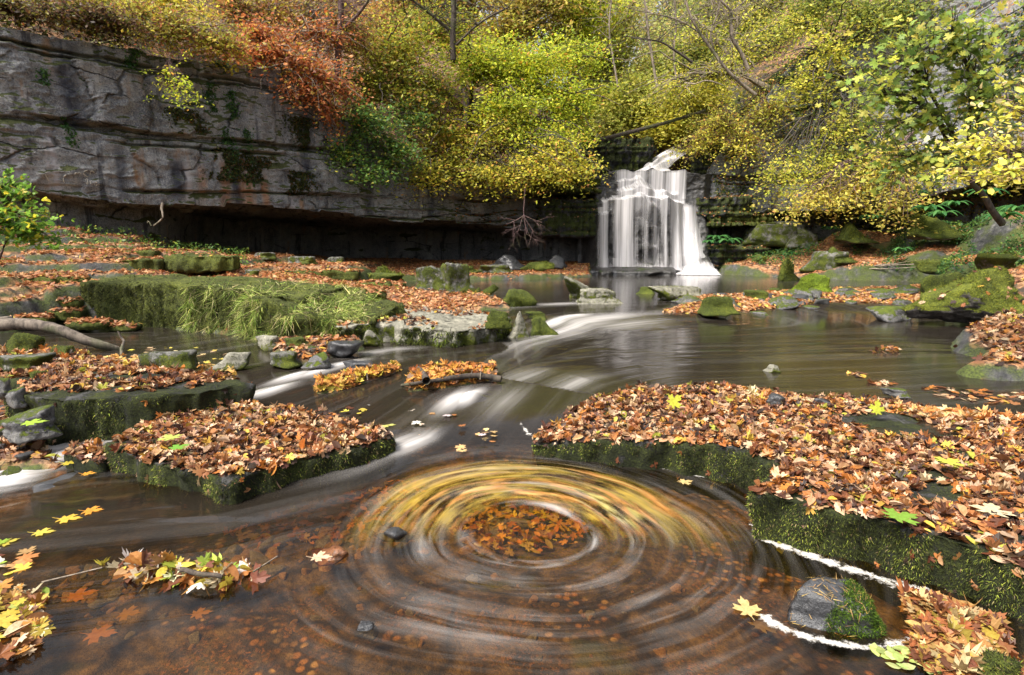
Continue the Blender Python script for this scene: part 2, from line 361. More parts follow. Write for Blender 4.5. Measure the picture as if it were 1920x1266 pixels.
def water_z(x, y):
    out = np.zeros(x.shape); flat = out.ravel(); X = x.ravel(); Y = y.ravel()
    sg = 0.085*np.hypot(WP[:, 0], WP[:, 1])
    for i in range(0, len(X), 60000):
        d = ((X[i:i+60000, None]-WP[:, 0])**2+(Y[i:i+60000, None]-WP[:, 1])**2)/(sg**2)*.5
        d -= d.min(1, keepdims=True); w = np.exp(-d); flat[i:i+60000] = (w*WP[:, 2]).sum(1)/w.sum(1)
    return flat.reshape(x.shape)
def PL(lst, z): return np.array([P(a, b, z) for a, b in lst])
LEFT = np.vstack([PL([(-900,690),(-200,640),(0,628),(150,607),(250,612),(400,632),(620,640),(740,615),(900,600),(1000,600),(920,580),(760,575)], .2),
                  PL([(700,548),(740,528),(1000,525),(1118,519),(1118,505)], .35), [[3,25,0],[-30,25,0],[-30,4,0]]])
RIGHT = np.vstack([PL([(1325,508),(1345,515),(1480,522),(1600,526),(1740,530),(1760,560)], .35),
                   PL([(1790,600),(1840,613),(1800,625),(1762,640),(1775,660),(1800,680),(1770,690),(1765,708),(1850,718),(2000,722),(2800,760)], .2), [[30,3,0],[30,30,0],[7,30,0]]])
BAR = np.vstack([PL([(1120,602),(1200,582)], .2), PL([(1160,556),(1300,549),(1500,541),(1740,531),(1850,545)], .35), PL([(1850,600),(1700,594),(1600,590),(1500,596),(1420,606),(1300,613),(1200,613)], .2)])
MOUNDB = PL([(-500,668),(0,662),(120,667),(250,682),(430,704),(465,728),(400,752),(300,765),(110,778),(150,800),(120,822),(0,826),(-500,810)], .2)
MOUNDC = PL([(470,643),(560,640),(700,640),(712,655),(650,672),(600,690),(520,690),(480,664)], .2)
MOUNDD = [(PL([(570,722),(640,705),(740,690),(780,690),(740,708),(650,728),(580,738)], .17), .195), (PL([(745,712),(800,700),(950,700),(940,715),(850,728),(750,735)], .18), .215)]
BK = [P(*a) for a in [(0,622,.3),(60,600,.4),(100,575,.5),(60,550,.7),(0,520,.95),(100,520,.95),(300,515,.92),(450,515,.88),(600,530,.72),(700,540,.55),(740,521,.5),(900,512,.48),(1080,512,.45),(600,495,.95),(250,590,.3),(400,620,.3),(-400,600,.5),(700,620,.35),(850,610,.3),(640,580,.5),
      (1480,516,.45),(1600,505,.7),(1700,500,.8),(1800,540,.5),(1800,650,.34),(1900,625,.4),(1900,595,.45),(1870,690,.32),(2300,700,.5),(1740,520,.5)]]
BK += [PD(*a) for a in [(350,478,13.3),(100,475,10.8),(200,480,11),(0,490,10.3),(900,492,21),(1080,497,20.5),(200,440,12.8),(100,425,12.3),(0,430,11.7),(-400,420,9.5),(450,478,14.5),(1400,478,21.5),(1500,465,21.5),(1600,435,20.5),(1750,425,18),(1900,400,16),(1750,465,16.5),(1650,485,18),(1900,480,13),(2200,440,11),(2400,300,9),(1340,495,21.2)]]
BK = np.array(BK)
def bank_z(x, y):
    X = x.ravel(); Y = y.ravel(); out = np.empty(len(X))
    for i in range(0, len(X), 60000):
        d = (X[i:i+60000, None]-BK[:, 0])**2+(Y[i:i+60000, None]-BK[:, 1])**2+.05
        w = d**-1.8; out[i:i+60000] = (w*BK[:, 2]).sum(1)/w.sum(1)
    return out.reshape(x.shape)
def ground_z(x, y):
    wz = water_z(x, y); P3 = np.column_stack([x.ravel(), y.ravel(), 0*x.ravel()])
    nz = fbm(P3, 1.3, 4, 5).reshape(x.shape); nf = fbm(P3, 6, 3, 9).reshape(x.shape)
    depth = np.where(y < 4.2, .13, .22)+.03*nz+.02*nf
    bed = wz-depth
    edge = .12*nz+.05*nf
    bz = bank_z(x, y)
    st = .16; q = (bz+.06*nz)/st; fr = q-np.floor(q); terr = (np.floor(q)+sstep(.35, .65, fr))*st
    terrm = sstep(-2.5, -4.5, x)*sstep(.3, .6, bz)*.85; bz = bz*(1-terrm)+terr*terrm
    bz = bz+.035*nf+.03*nz
    z = bed; bank = np.zeros(x.shape)
    for poly, top, w in ((LEFT, None, .35), (RIGHT, None, .35), (BAR, .06, 1.3), (MOUNDB, .09, .3), (MOUNDC, .07, .3)):
        sd = poly_sd(x, y, poly)+edge*(.6 if top else 1)
        k = sstep(-.1, w, sd)
        tz = np.maximum(bz, wz+.05) if top is None else wz+top+.03*nf+.02*nz
        z = z*(1-k)+np.maximum(z, tz)*k; bank = np.maximum(bank, sstep(-.05, .1, sd))
    for poly, top in MOUNDD:
        k = sstep(-.06, .12, poly_sd(x, y, poly)+.03*nz); z = z*(1-k)+np.maximum(z, wz+.022+.015*nf)*k; bank = np.maximum(bank, sstep(.3, .6, k))
    return z, bank
# ------------------------------------------------------------------ ground sheet
xs = np.concatenate([np.arange(-60, -14, 2.0), np.arange(-14, -5, .06), np.arange(-5, 5, .035), np.arange(5, 14, .06), np.arange(14, 61, 2.0)])
ys = np.concatenate([np.arange(-40, -1, 2.0), -1+np.cumsum(np.concatenate([np.full(40, .05), np.linspace(.025, .075, 440)]))])
ys = np.concatenate([ys, np.arange(ys[-1]+.5, 28, .5), np.arange(28, 61, 4)])
GX, GY = np.meshgrid(xs, ys); GZ, GB = ground_z(GX, GY)
gm = mesh('ground', np.stack([GX, GY, GZ], -1).reshape(-1, 3), gridfaces(*GX.shape), m_ground, attrs={'bank': GB.ravel()})
ground = tag(link('ground', gm), kind='structure')
def gz(x, y):
    z, b = ground_z(np.array([float(x)]), np.array([float(y)])); return float(z[0])
# ------------------------------------------------------------------ cliff and hillside, both laid along one line in plan
#       x,    y,   top, lip, under, foot
def ck(px, d, ty, ly, under, foot):
    a = PD(px, ty, d); return (a[0], d, a[2], PD(px, ly, d)[2], under*(1.7 if px < 1100 and px > 300 else 1), foot)
CK = [(-22,-8,6.4,2.9,.5,2.0),(-18.5,1,6.4,2.8,.5,2.0),(-14.8,7,6.3,2.7,.5,1.9),ck(0,11.9,42,352,.7,1.8),ck(100,12.5,62,372,.8,1.6),ck(300,13.9,100,380,1.4,1.2),ck(450,15.2,118,389,2.6,.8),
      ck(560,16.4,130,393,3.4,.6),ck(640,17.2,200,405,3.6,.4),ck(760,18.8,300,414,3.6,.4),ck(900,21,330,416,3.4,.4),ck(925,21.7,335,420,2.6,.4),ck(1010,21.9,340,440,1.8,.4),ck(1095,22,328,442,1.2,.3),(3.2,23.0,4.0,1.8,.6,.2),(7.3,23.0,4.0,1.8,.3,.2),ck(1335,21.6,300,405,.6,.4),ck(1400,21.9,240,400,1.2,.7),
      ck(1500,22,100,396,1.8,.9),ck(1600,21,40,392,2.0,1.2),ck(1700,19.5,-20,385,2.0,1.4),ck(1900,17,-100,345,2.0,1.6),ck(2100,14,-220,320,2.0,1.8),(15.5,8,10,3.4,1.5,2.2),(19,-8,10,3.4,1.5,2.2)]
CK = np.array(CK); seg = np.hypot(np.diff(CK[:, 0]), np.diff(CK[:, 1])); SK = np.concatenate([[0], np.cumsum(seg)])
def along(s):
    r = [np.interp(s, SK, CK[:, k]) for k in range(6)]
    return r
ss = np.concatenate([np.arange(0, SK[2], .2), np.arange(SK[2], SK[-3], .04), np.arange(SK[-3], SK[-1], .3)])
# smoothed plan curve
def smooth_s(s, w=.35):
    acc = 0
    for d in (-1, -.5, 0, .5, 1): acc = acc+np.array(along(np.clip(s+d*w, 0, SK[-1])))
    return acc/5
CX, CY, CT, CL, CU, CF = smooth_s(ss)
tx = np.gradient(CX, ss); ty = np.gradient(CY, ss)
k_ = np.ones(41)/41
def sm1(a): return np.convolve(np.pad(a, 20, 'edge'), k_, 'valid')
tx, ty = sm1(tx), sm1(ty); L_ = np.hypot(tx, ty); tx /= L_; ty /= L_
NX, NY = -ty, tx                             # points away from the stream (inward into rock): left normal of travel
rows = []
def row(off, z, kind): rows.append((off, z, kind))
nb, nc, nf_, ntp = 24, 34, 170, 14
for i in range(nb):
    t = i/(nb-1); row(CU*(1.05-.1*t), (CF-.9)*(1-t)+(CL-.12)*t, 0)
for i in range(1, nc):
    t = i/nc; row(CU*(.95*(1-t)), CL-.12*(1-t)+.05*np.sin(t*9), 0)
for i in range(nf_):
    t = i/(nf_-1); row(.10*t*(CT-CL), CL+(CT-CL)*t, 1)
for i in range(1, ntp):
    t = i/(ntp-1); row(.10*(CT-CL)+t*1.4, CT+.12*np.sin(t*1.57)+0*CT, 2)
OFF = np.array([r[0] for r in rows]); ZZ = np.array([r[1]+0*CL for r in rows]); KD = np.array([r[2] for r in rows])[:, None]+0*OFF
SS = np.broadcast_to(ss, OFF.shape)
q = np.stack([SS.ravel()*.55, ZZ.ravel(), 0*ZZ.ravel()], -1)
warp = fbm(q, .9, 4, 21).reshape(OFF.shape)
# bed planes of uneven thickness
zr = ZZ+.14*warp-.02*np.maximum(SS-20, 0)*(SS < 45)
levels = np.array([0,.4,.8,1.15,1.5,1.75,1.95,2.2,2.62,3.62,3.80,3.90,5.2,5.32,6.3,6.5,7.3,7.5,8.3,8.6,9.3,10.5])
rnd = np.random.default_rng(5); loff = rnd.uniform(-.05, .05, len(levels)); loff[8] = .05; loff[9] = .02; loff[10] = -.12; loff[11] = .08
li = np.clip(np.searchsorted(levels, zr.ravel())-1, 0, len(levels)-2).reshape(zr.shape)
dlo = zr-levels[li]; dhi = levels[li+1]-zr; dn = np.minimum(dlo, dhi)
# vertical joints, different in every bed
ju = SS*.9+fbm(np.stack([SS.ravel()*.7, ZZ.ravel()*1.1, li.ravel()*7.3], -1), 1, 3, 3).reshape(SS.shape)*.55+li*3.7
jf = np.floor(ju); jd = np.minimum(ju-jf, 1-(ju-jf))
blk = _h(jf.astype(int), li, 0*li, 4)-.5
p3 = np.stack([(CX+0*OFF).ravel(), (CY+0*OFF).ravel(), ZZ.ravel()*1.0], -1)
f1 = fbm(p3, .55, 4, 31).reshape(OFF.shape); f2 = fbm(p3*[1,1,1.6], 3.2, 4, 37, .55).reshape(OFF.shape)
ridge = 1-np.abs(fbm(p3*[1,1,1.3], 1.7, 4, 41).reshape(OFF.shape))*3; ridge = np.clip(ridge, 0, 1)
crk = sstep(.55, .8, fbm(q, 1.4, 3, 77).reshape(OFF.shape)+.60)      # cracks come and go
push = loff[li]*sstep(0, .05, dn) + blk*.15*sstep(0, .04, dn) + .13*f1 + .065*f2 + .05*ridge**3
push -= .16*np.exp(-(dn/.022)**2)*crk + .05*np.exp(-(jd/.03)**2)*crk
push = push*(1-.75*np.exp(-((dlo-0)/.5)**2)*0)
isf = (KD == 1)*1.0+(KD == 0)*.55+(KD == 2)*.15
push = push*isf
OFF2 = OFF-push
X3 = CX+NX*OFF2; Y3 = CY+NY*OFF2; Z3 = ZZ+(KD == 2)*.1*f2+(KD == 0)*(.10*f2+.07*(li % 2))+(KD == 1)*.02*f2
nlip = nb-1+nc-1
# hanging blocks along the lip
lipn = np.floor(SS*.8+.3*f1); dz_ = (_h(lipn.astype(int), 0*li, 0*li, 8)-.5)*.16
wl = np.exp(-((ZZ-CL)/.25)**2)*(KD < 2); Z3 = Z3+dz_*wl
def bear(px, hw, z0, z1):                  # a run-off stain: where along the wall, half width, from and to what height
    a = 960+FPX*X3/np.maximum(Y3, .5); wv = .25*hw*np.sin(Z3*3+px)
    return np.exp(-((a-px-wv)/hw)**4)*sstep(z0-.2, z0+.1, Z3)*sstep(z1+.4, z1-.1, Z3)*(Y3 > 3)*(KD == 1)
SB = np.max([bear(178, 22, 3.9, 5.6), bear(810, 7, 2.3, 3.4), bear(590, 10, 3.2, 4.6), bear(350, 16, 2.6, 3.3), bear(460, 8, 2.3, 3.3), bear(250, 10, 2.5, 3.4), bear(700, 9, 2.3, 3.5)], 0)
SO = np.max([bear(438, 9, 2.3, 3.3), bear(480, 13, 2.3, 3.1), bear(510, 7, 2.3, 3.0), bear(395, 8, 2.6, 3.2)], 0)
SP = np.max([bear(131, 6, 2.5, 3.9), bear(120, 3, 2.6, 3.6), bear(370, 6, 2.4, 3.2), bear(900, 9, 2.3, 3.2), bear(60, 7, 2.8, 3.4), bear(560, 6, 2.4, 3.1)], 0)
cm = mesh('cliff', np.stack([X3, Y3, Z3], -1).reshape(-1, 3), gridfaces(*X3.shape), m_cliff, attrs={'stain_dark': SB.ravel(), 'stain_rust': SO.ravel(), 'stain_pale': SP.ravel()})
cliff = tag(link('cliff', cm), kind='structure')
# hillside above the rock edge
dd = np.concatenate([np.linspace(-.1, 6, 34), np.linspace(6.5, 60, 40)]); si = np.arange(0, len(ss), 4)
O2, D2 = np.meshgrid(.10*(CT-CL)[si]+1.25, dd); 
HX = CX[si]+NX[si]*(O2+D2); HY = CY[si]+NY[si]*(O2+D2)
hp = np.stack([HX.ravel(), HY.ravel(), 0*HX.ravel()], -1); hn = fbm(hp, .35, 4, 51).reshape(HX.shape)
gate = np.exp(-((HX-6.5)/4.5)**2)*(HY > 20)   # the ravine the upper stream runs down
slope = .62*(1-gate)+.20*gate
HZ = CT[si]+.02+slope*np.clip(D2, 0, 22)*1.0+.35*hn*sstep(0, 2, D2)-.12*np.exp(-D2*6)
hm = mesh('hillside', np.stack([HX, HY, HZ], -1).reshape(-1, 3), gridfaces(*HX.shape), m_soil)
hill = tag(link('hillside', hm), kind='structure')
def cliff_at(px):                          # s index where a picture column meets the cliff line
    a = np.abs(np.arctan2(CX, CY)-math.atan2((px-960)/FPX, 1/math.cos(0)*1.0)); a[CY < 0] = 9; return int(a.argmin())
def hill_pt(px, d):                        # a point d metres up the slope behind the cliff edge
    i = cliff_at(px); j = int(np.abs(ss[si]-ss[i]).argmin()); r = int(np.abs(dd-d).argmin())
    return np.array([HX[r, j], HY[r, j], HZ[r, j]]), np.array([NX[i], NY[i]])
# ------------------------------------------------------------------ water
def seg_dist(x, y, pts):
    best = np.full(x.shape, 1e9); psi = np.zeros(x.shape); al = np.zeros(x.shape); acc = 0
    for i in range(len(pts)-1):
        a, b = pts[i][:2], pts[i+1][:2]; e = b-a; L = math.hypot(*e); e = e/L
        t = np.clip((x-a[0])*e[0]+(y-a[1])*e[1], 0, L); dx = x-a[0]-e[0]*t; dy = y-a[1]-e[1]*t
        d = np.hypot(dx, dy); s = np.sign(e[0]*(y-a[1])-e[1]*(x-a[0])); m = d < best
        best = np.where(m, d, best); psi = np.where(m, d*s, psi); al = np.where(m, acc+t, al); acc += L
    return best, psi, al
xw = np.concatenate([np.arange(-12, -4, .08), np.arange(-4, 4, .022), np.arange(4, 12, .07)])
yw = .3+np.cumsum(np.linspace(.014, .055, 640)); yw = yw[yw < 22.3]
WX, WY = np.meshgrid(xw, yw); WZ = water_z(WX, WY)
main = [P(1400,600,.2),P(1130,612,.25),P(1010,650,.2),P(930,705,.2),P(870,755,.12),P(790,825,.05),P(640,890,0),P(420,940,0),P(150,965,0),P(-300,985,0)]
leftc = [P(900,655,.2),P(760,665,.2),P(650,690,.17),P(560,718,.14),P(470,750,.1),P(300,785,.07),P(200,805,.05),P(110,845,-.05),P(0,865,-.12),P(-300,870,-.16)]
right_ = [P(2100,660,.2),P(1700,650,.2),P(1400,660,.2),P(1150,665,.2),P(1000,685,.2),P(930,705,.2)]
PSI = np.zeros(WX.shape); ALO = np.zeros(WX.shape); bst = np.full(WX.shape, 1e9)
for k, pl in enumerate((main, leftc, right_)):
    d, ps, al = seg_dist(WX, WY, pl); m = d < bst; bst = np.where(m, d, bst); PSI = np.where(m, ps+5*k, PSI); ALO = np.where(m, al+9*k, ALO)
WC = P(995, 1000, 0); dxw = WX-WC[0]; dyw = (WY-WC[1]); Rw = 1.1*np.hypot(dxw*.95, np.where(dyw > 0, dyw*.98, dyw*1.25)); TH = np.arctan2(dyw, dxw)
wn = fbm(np.stack([WX.ravel(), WY.ravel(), 0*WX.ravel()], -1), 1.1, 3, 401).reshape(WX.shape)
Rn = Rw+.10*wn+.045*np.sin(TH*1+.6)*np.clip(Rw, 0, 1)+.02*np.sin(2*TH+1)
edge_y = P(960,840,0)[1]
far_r = sstep(2.2, 1.1, Rw)*sstep(-.35, .15, dxw+.9)*sstep(edge_y+.15, edge_y-.25, WY-.12*dxw)
low = .36*sstep(P(960,1075,0)[1]+.45, P(960,1075,0)[1]-.15, WY); whirl = np.clip(np.maximum(far_r, low*sstep(3.6, 1.8, Rw)), 0, 1)
FA = np.stack([PSI, ALO*.16, PSI*0+3.0], -1); FR = np.stack([Rn+40, np.cos(TH)*.5, np.sin(TH)*.5], -1)
# white water: (px, py, z, radius m, strength, along-stretch)
FO = [(80,850,-.1,.22,1.2),(0,875,-.14,.30,1.2),(60,880,-.12,.2,1.2),(-60,880,-.14,.30,1.2),(-200,900,-.14,.4,1.),(10,915,-.14,.14,1.2),(25,900,-.1,.10,1.1),(140,835,-.03,.14,.8),(1085,612,.25,.34,.65),(1060,625,.2,.35,.65),(1130,600,.27,.35,.45),(1180,608,.25,.35,.4),(1040,605,.27,.2,.9),
      (1000,640,.2,.35,.3),(880,747,.14,.10,1.2),(850,760,.1,.14,.8),(770,838,.04,.11,.95),(735,850,.0,.14,.5),(690,870,0,.22,.3),(640,687,.17,.14,.9),(600,697,.16,.14,1.),(550,710,.14,.12,1.),(510,735,.12,.12,.9),(480,742,.1,.1,.7),(705,660,.2,.18,.4),(400,757,.1,.08,.6),
      (260,800,.06,.14,.7),(200,808,.03,.12,.7),(1050,570,.34,.3,.5),(980,705,.19,.2,.35),(1080,715,.18,.25,.3),(940,760,.1,.2,.25),(1230,508,.36,.8,.9),(1310,512,.35,.5,1.2),(1150,508,.36,.4,.5)]
FOAM = np.zeros(WX.shape)
for px, py, z, r, s in FO:
    c = P(px, py, z); j = int(np.abs(yw-c[1]).argmin()); i = int(np.abs(xw-c[0]).argmin()); near = np.hypot(WX-c[0], WY-c[1]) < 4*r+.3
    g = np.exp(-((PSI-PSI[j, i])/(r*.62))**2-((ALO-ALO[j, i])/(r*1.9))**2)*near if py > 540 and px > 110 else np.exp(-(((WX-c[0])/1.25)**2+((WY-c[1]))**2)/(r*r))
    FOAM = np.maximum(FOAM, s*.92*g)
# scum line along the right slab and round the wet stone
EDGE = PL([(975,815),(990,830),(1100,850),(1200,870),(1300,890),(1440,915)], 0); EDGE2 = PL([(1415,985),(1430,1010),(1500,1035),(1600,1070),(1680,1095),(1740,1110)], 0)
SC = np.zeros(WX.shape); pn = fbm(np.stack([WX.ravel(), WY.ravel(), 0*WX.ravel()], -1), 7, 4, 61).reshape(WX.shape)
for e_, w_ in ((EDGE, .012), (EDGE2, .022)):
    d, _, _ = seg_dist(WX, WY, e_); d = d+.012*pn; SC = np.maximum(SC, np.exp(-(np.clip(d, 0, None)/(w_*2.2))**2))
st = P(1580, 1150, .0); dst = np.hypot((WX-st[0])/.31, (WY-st[1]-.02)/.20); an = np.arctan2(WY-st[1], WX-st[0])
ring = np.exp(-((dst-1.07)/.15)**2)*1.05*np.maximum(sstep(-2.0, -1.8, an)*0+(np.abs(an+2.6) < .55), (np.abs(an+1.3) < .85))
SC = np.maximum(SC, ring)
# low waves where the water runs fast
wav = fbm(np.stack([(FA[..., 0]*4).ravel(), (FA[..., 1]*9).ravel(), FA[..., 2].ravel()], -1), 1, 3, 71).reshape(WX.shape)
fast = sstep(.9, .2, np.abs(bst))*(whirl < .5)*(WY < 9)*(WY > 2.9)
WZ2 = WZ+.012*wav*fast+.02*FOAM*(WY < 10)+.03*np.exp(-(((WX-P(885,745,.15)[0])/.12)**2+((WY-P(885,745,.15)[1])/.08)**2))
def watermat():
    m = N('stream_water'); p = m.pos()
    A = lambda n, o='Fac': m.n('Attribute', attribute_name=n).outputs[o]
    fl, fr = A('flow', 'Vector'), A('flowr', 'Vector'); fo, sc, wh, rr, dp = A('foam'), A('scum'), A('whirl'), A('radius'), A('deep')
    def st(vec, k): return (m.noise(m.scale(vec, (7*k, 1.6, 1.6)), 1.0, 4, .55, .35), m.noise(m.scale(vec, (20*k, 2.0, 2.0)), 1.0, 4, .6, .3))
    a1, a2 = st(fl, 1.0); b1, b2 = st(fr, 1.0)
    b3 = m.noise(m.scale(fr, (10, 2.3, 2.3)), 1.0, 2, .5, .4); b4 = m.noise(m.scale(fr, (13, 5.0, 5.0)), 1.0, 3, .55, .3)
    s1 = m.n('SeparateColor', {0: m.mix(wh, a1, b1)}).outputs[0]; s2 = m.n('SeparateColor', {0: m.mix(wh, a2, b2)}).outputs[0]
    ff = m.math('MULTIPLY', fo, m.ramp(m.math('ADD', m.math('MULTIPLY', s1, .6), m.math('MULTIPLY', s2, .4)), [(.32, .25), (.62, 1.15)]))
    sp = m.n('SeparateXYZ', {0: fr}); back = m.ramp(m.math('ADD', m.math('MULTIPLY', sp.outputs[2], 1.0), .5), [(.38, 0.0), (.72, 1.0)])   # far half of the eddy
    env = m.ramp(rr, [(0, 0.0), (.185, 0.0), (.222, .50), (.255, .05), (.30, .06), (.36, .20), (.41, .24), (.47, .08), (.58, .15), (.68, .15), (.76, .08), (1, .05)])
    patch = m.ramp(m.noise(m.pos(), 1.9, 3, .5), [(.36, .25), (.62, 1.25)])
    wide = m.math('MULTIPLY', m.ramp(b3, [(.47, 0.0), (.70, .75)]), patch); fine = m.math('MULTIPLY', m.ramp(b2, [(.46, 0.0), (.70, .60)]), patch)
    sw = m.math('MULTIPLY', m.math('MULTIPLY', m.math('ADD', wide, fine), env), wh)
    leafy = m.math('MULTIPLY', m.math('MULTIPLY', m.ramp(m.math('ADD', m.math('MULTIPLY', b4, .6), m.math('MULTIPLY', b2, .4)), [(.40, 0.0), (.58, .75)]), back), m.math('MULTIPLY', wh, m.ramp(rr, [(.22, 0.0), (.30, 1.0), (.62, .9), (.72, 0.0)])))
    faint = m.math('MULTIPLY', m.ramp(s1, [(.48, 0.0), (.76, .045)]), m.math('SUBTRACT', 1.0, wh))
    tot = m.math('MINIMUM', m.math('ADD', m.math('ADD', ff, sw), faint), .97)
    fc = m.mix(0.0, (.58, .56, .55), (.58, .56, .55))
    lc = m.ramp(b1, [(.34, (.16, .07, .02)), (.44, (.42, .28, .04)), (.52, (.22, .16, .03)), (.60, (.50, .22, .06)), (.68, (.45, .38, .12))])
    cl = m.n('BsdfTransparent', {'Color': (.72, .55, .31, 1)})
    hb = m.math('ADD', s1, m.math('MULTIPLY', s2, .4)); b = m.bump(hb, .22, .02)
    lw = m.n('Fresnel', {'IOR': 1.34, 'Normal': b}).outputs[0]
    gl = m.n('BsdfGlossy', {'Color': (1, 1, 1, 1), 'Roughness': .11, 'Normal': b})
    dark = m.n('BsdfDiffuse', {'Color': (.020, .016, .012, 1)})
    body = m.n('MixShader', {0: dp, 1: cl.outputs[0], 2: dark.outputs[0]})
    w = m.n('MixShader', {0: lw, 1: body.outputs[0], 2: gl.outputs[0]})
    w = m.n('MixShader', {0: leafy, 1: w.outputs[0], 2: m.n('BsdfDiffuse', {'Color': lc}).outputs[0]})
    x = m.n('MixShader', {0: tot, 1: w.outputs[0], 2: m.n('BsdfDiffuse', {'Color': fc}).outputs[0]})
    x = m.n('MixShader', {0: m.math('MULTIPLY', m.ramp(m.math('ADD', sc, m.math('MULTIPLY', m.math('SUBTRACT', m.noise(m.pos(), 17, 6, .8), .5), 2.6)), [(.66, 0.0), (1.08, .62)]), m.ramp(sc, [(.08, 0.0), (.25, 1.0)])), 1: x.outputs[0], 2: m.n('BsdfDiffuse', {'Color': (.74, .71, .66, 1)}).outputs[0]})
    return m.fin(x.outputs[0])
m_water = watermat()
y0, y1 = P(0,900,0)[1], P(0,800,0)[1]
deep = .90*sstep(y0, y1, WY)+.75*np.exp(-((WY-P(0,950,0)[1]-.15*(WX+1.5))/.33)**2)*sstep(-.75, -1.1, WX)
deep = np.clip(np.maximum(deep, .03), 0, .92)
wm = mesh('water', np.stack([WX, WY, WZ2], -1).reshape(-1, 3), gridfaces(*WX.shape), m_water, attrs={'flow': FA.reshape(-1, 3), 'flowr': FR.reshape(-1, 3), 'foam': FOAM.ravel(), 'scum': SC.ravel(), 'whirl': whirl.ravel(), 'radius': np.clip(Rn/1.5, 0, 1).ravel(), 'deep': deep.ravel()})
water = tag(link('water', wm), kind='structure')
# ------------------------------------------------------------------ rocks
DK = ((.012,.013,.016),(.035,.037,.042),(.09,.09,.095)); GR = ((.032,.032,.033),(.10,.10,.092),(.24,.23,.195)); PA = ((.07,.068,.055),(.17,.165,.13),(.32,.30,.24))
M = {
 'slab': rockmat('slab_rock', ((.010,.010,.012),(.028,.029,.03),(.075,.073,.068)), .85, ((.006,.008,.004),(.022,.028,.008),(.07,.085,.015)), -.15, 1.6, .85, .0),
 'ledge': rockmat('ledge_rock', ((.02,.02,.021),(.07,.068,.062),(.20,.19,.165)), .85, ((.012,.016,.006),(.055,.07,.012),(.14,.15,.025)), .1, 1.0),
 'mossledge': rockmat('mossy_ledge_rock', GR, 1.12, ((.014,.018,.006),(.065,.078,.016),(.17,.19,.03)), .1, 1.0),
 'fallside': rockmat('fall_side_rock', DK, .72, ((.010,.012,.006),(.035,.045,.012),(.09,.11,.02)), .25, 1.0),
 'grey': rockmat('grey_boulder', GR, .70, ((.014,.02,.005),(.06,.078,.012),(.16,.18,.02)), up=-.1, sc=1.6), 'pale': rockmat('pale_boulder', PA, .62, ((.02,.03,.006),(.09,.11,.014),(.2,.22,.02)), -.25, 1.6),
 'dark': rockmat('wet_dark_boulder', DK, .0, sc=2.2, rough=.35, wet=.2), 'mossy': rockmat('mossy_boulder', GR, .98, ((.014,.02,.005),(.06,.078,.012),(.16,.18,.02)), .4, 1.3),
 'topmoss': rockmat('top_moss_boulder', ((.03,.028,.03),(.09,.082,.08),(.2,.18,.17)), .80, ((.02,.028,.005),(.10,.12,.015),(.25,.27,.03)), .75, 1.1),
 'bright': rockmat('bright_moss_boulder', GR, 1.75, ((.02,.035,.004),(.10,.15,.010),(.25,.34,.02)), .8, 1.3),
 'brown': rockmat('brown_wet_stone', ((.05,.02,.01),(.16,.06,.025),(.3,.14,.06)), .0, sc=3, rough=.3, wet=.2),
 'stone': rockmat('stream_stone', ((.03,.03,.036),(.10,.10,.105),(.22,.21,.19)), .25, sc=3.0, rough=.6),
}
M_litter = leafmat('fallen_leaf', .25, .5); M_green = leafmat('live_leaf', .5, .45, False); M_moss = leafmat('moss_blade', .35, .8, False)
def remeshed(V, F, vox):
    me = bpy.data.meshes.new('tmp'); me.from_pydata([tuple(v) for v in V], [], F); me.update()
    o = bpy.data.objects.new('tmp', me); COL.objects.link(o)
    r = o.modifiers.new('r', 'REMESH'); r.mode = 'VOXEL'; r.voxel_size = vox; r.adaptivity = 0
    s = o.modifiers.new('s', 'SMOOTH'); s.iterations = 3; s.factor = .5
    dg = bpy.context.evaluated_depsgraph_get(); dg.update(); e = o.evaluated_get(dg); m2 = e.to_mesh()
    n = len(m2.vertices); v = np.empty(n*3, np.float32); m2.vertices.foreach_get('co', v)
    nr = np.empty(n*3, np.float32); m2.vertex_normals.foreach_get('vector', nr) if hasattr(m2, 'vertex_normals') else m2.vertices.foreach_get('normal', nr)
    k = len(m2.polygons); f = np.empty(k*4, np.int32); m2.loops.foreach_get('vertex_index', f)
    e.to_mesh_clear(); bpy.data.objects.remove(o); bpy.data.meshes.remove(me)
    return v.reshape(-1, 3), nr.reshape(-1, 3), f.reshape(-1, 4)
def prism(poly, zb, flare=0.0):
    n = len(poly); c = poly[:, :2].mean(0)
    top = [tuple(p) for p in poly]; bot = [(c[0]+(p[0]-c[0])*(1+flare), c[1]+(p[1]-c[1])*(1+flare), zb) for p in poly]
    return np.array(top+bot), [tuple(range(n)), tuple(range(2*n-1, n-1, -1))]+[(i, n+i, n+(i+1) % n, (i+1) % n) for i in range(n)]
SLABS = {}
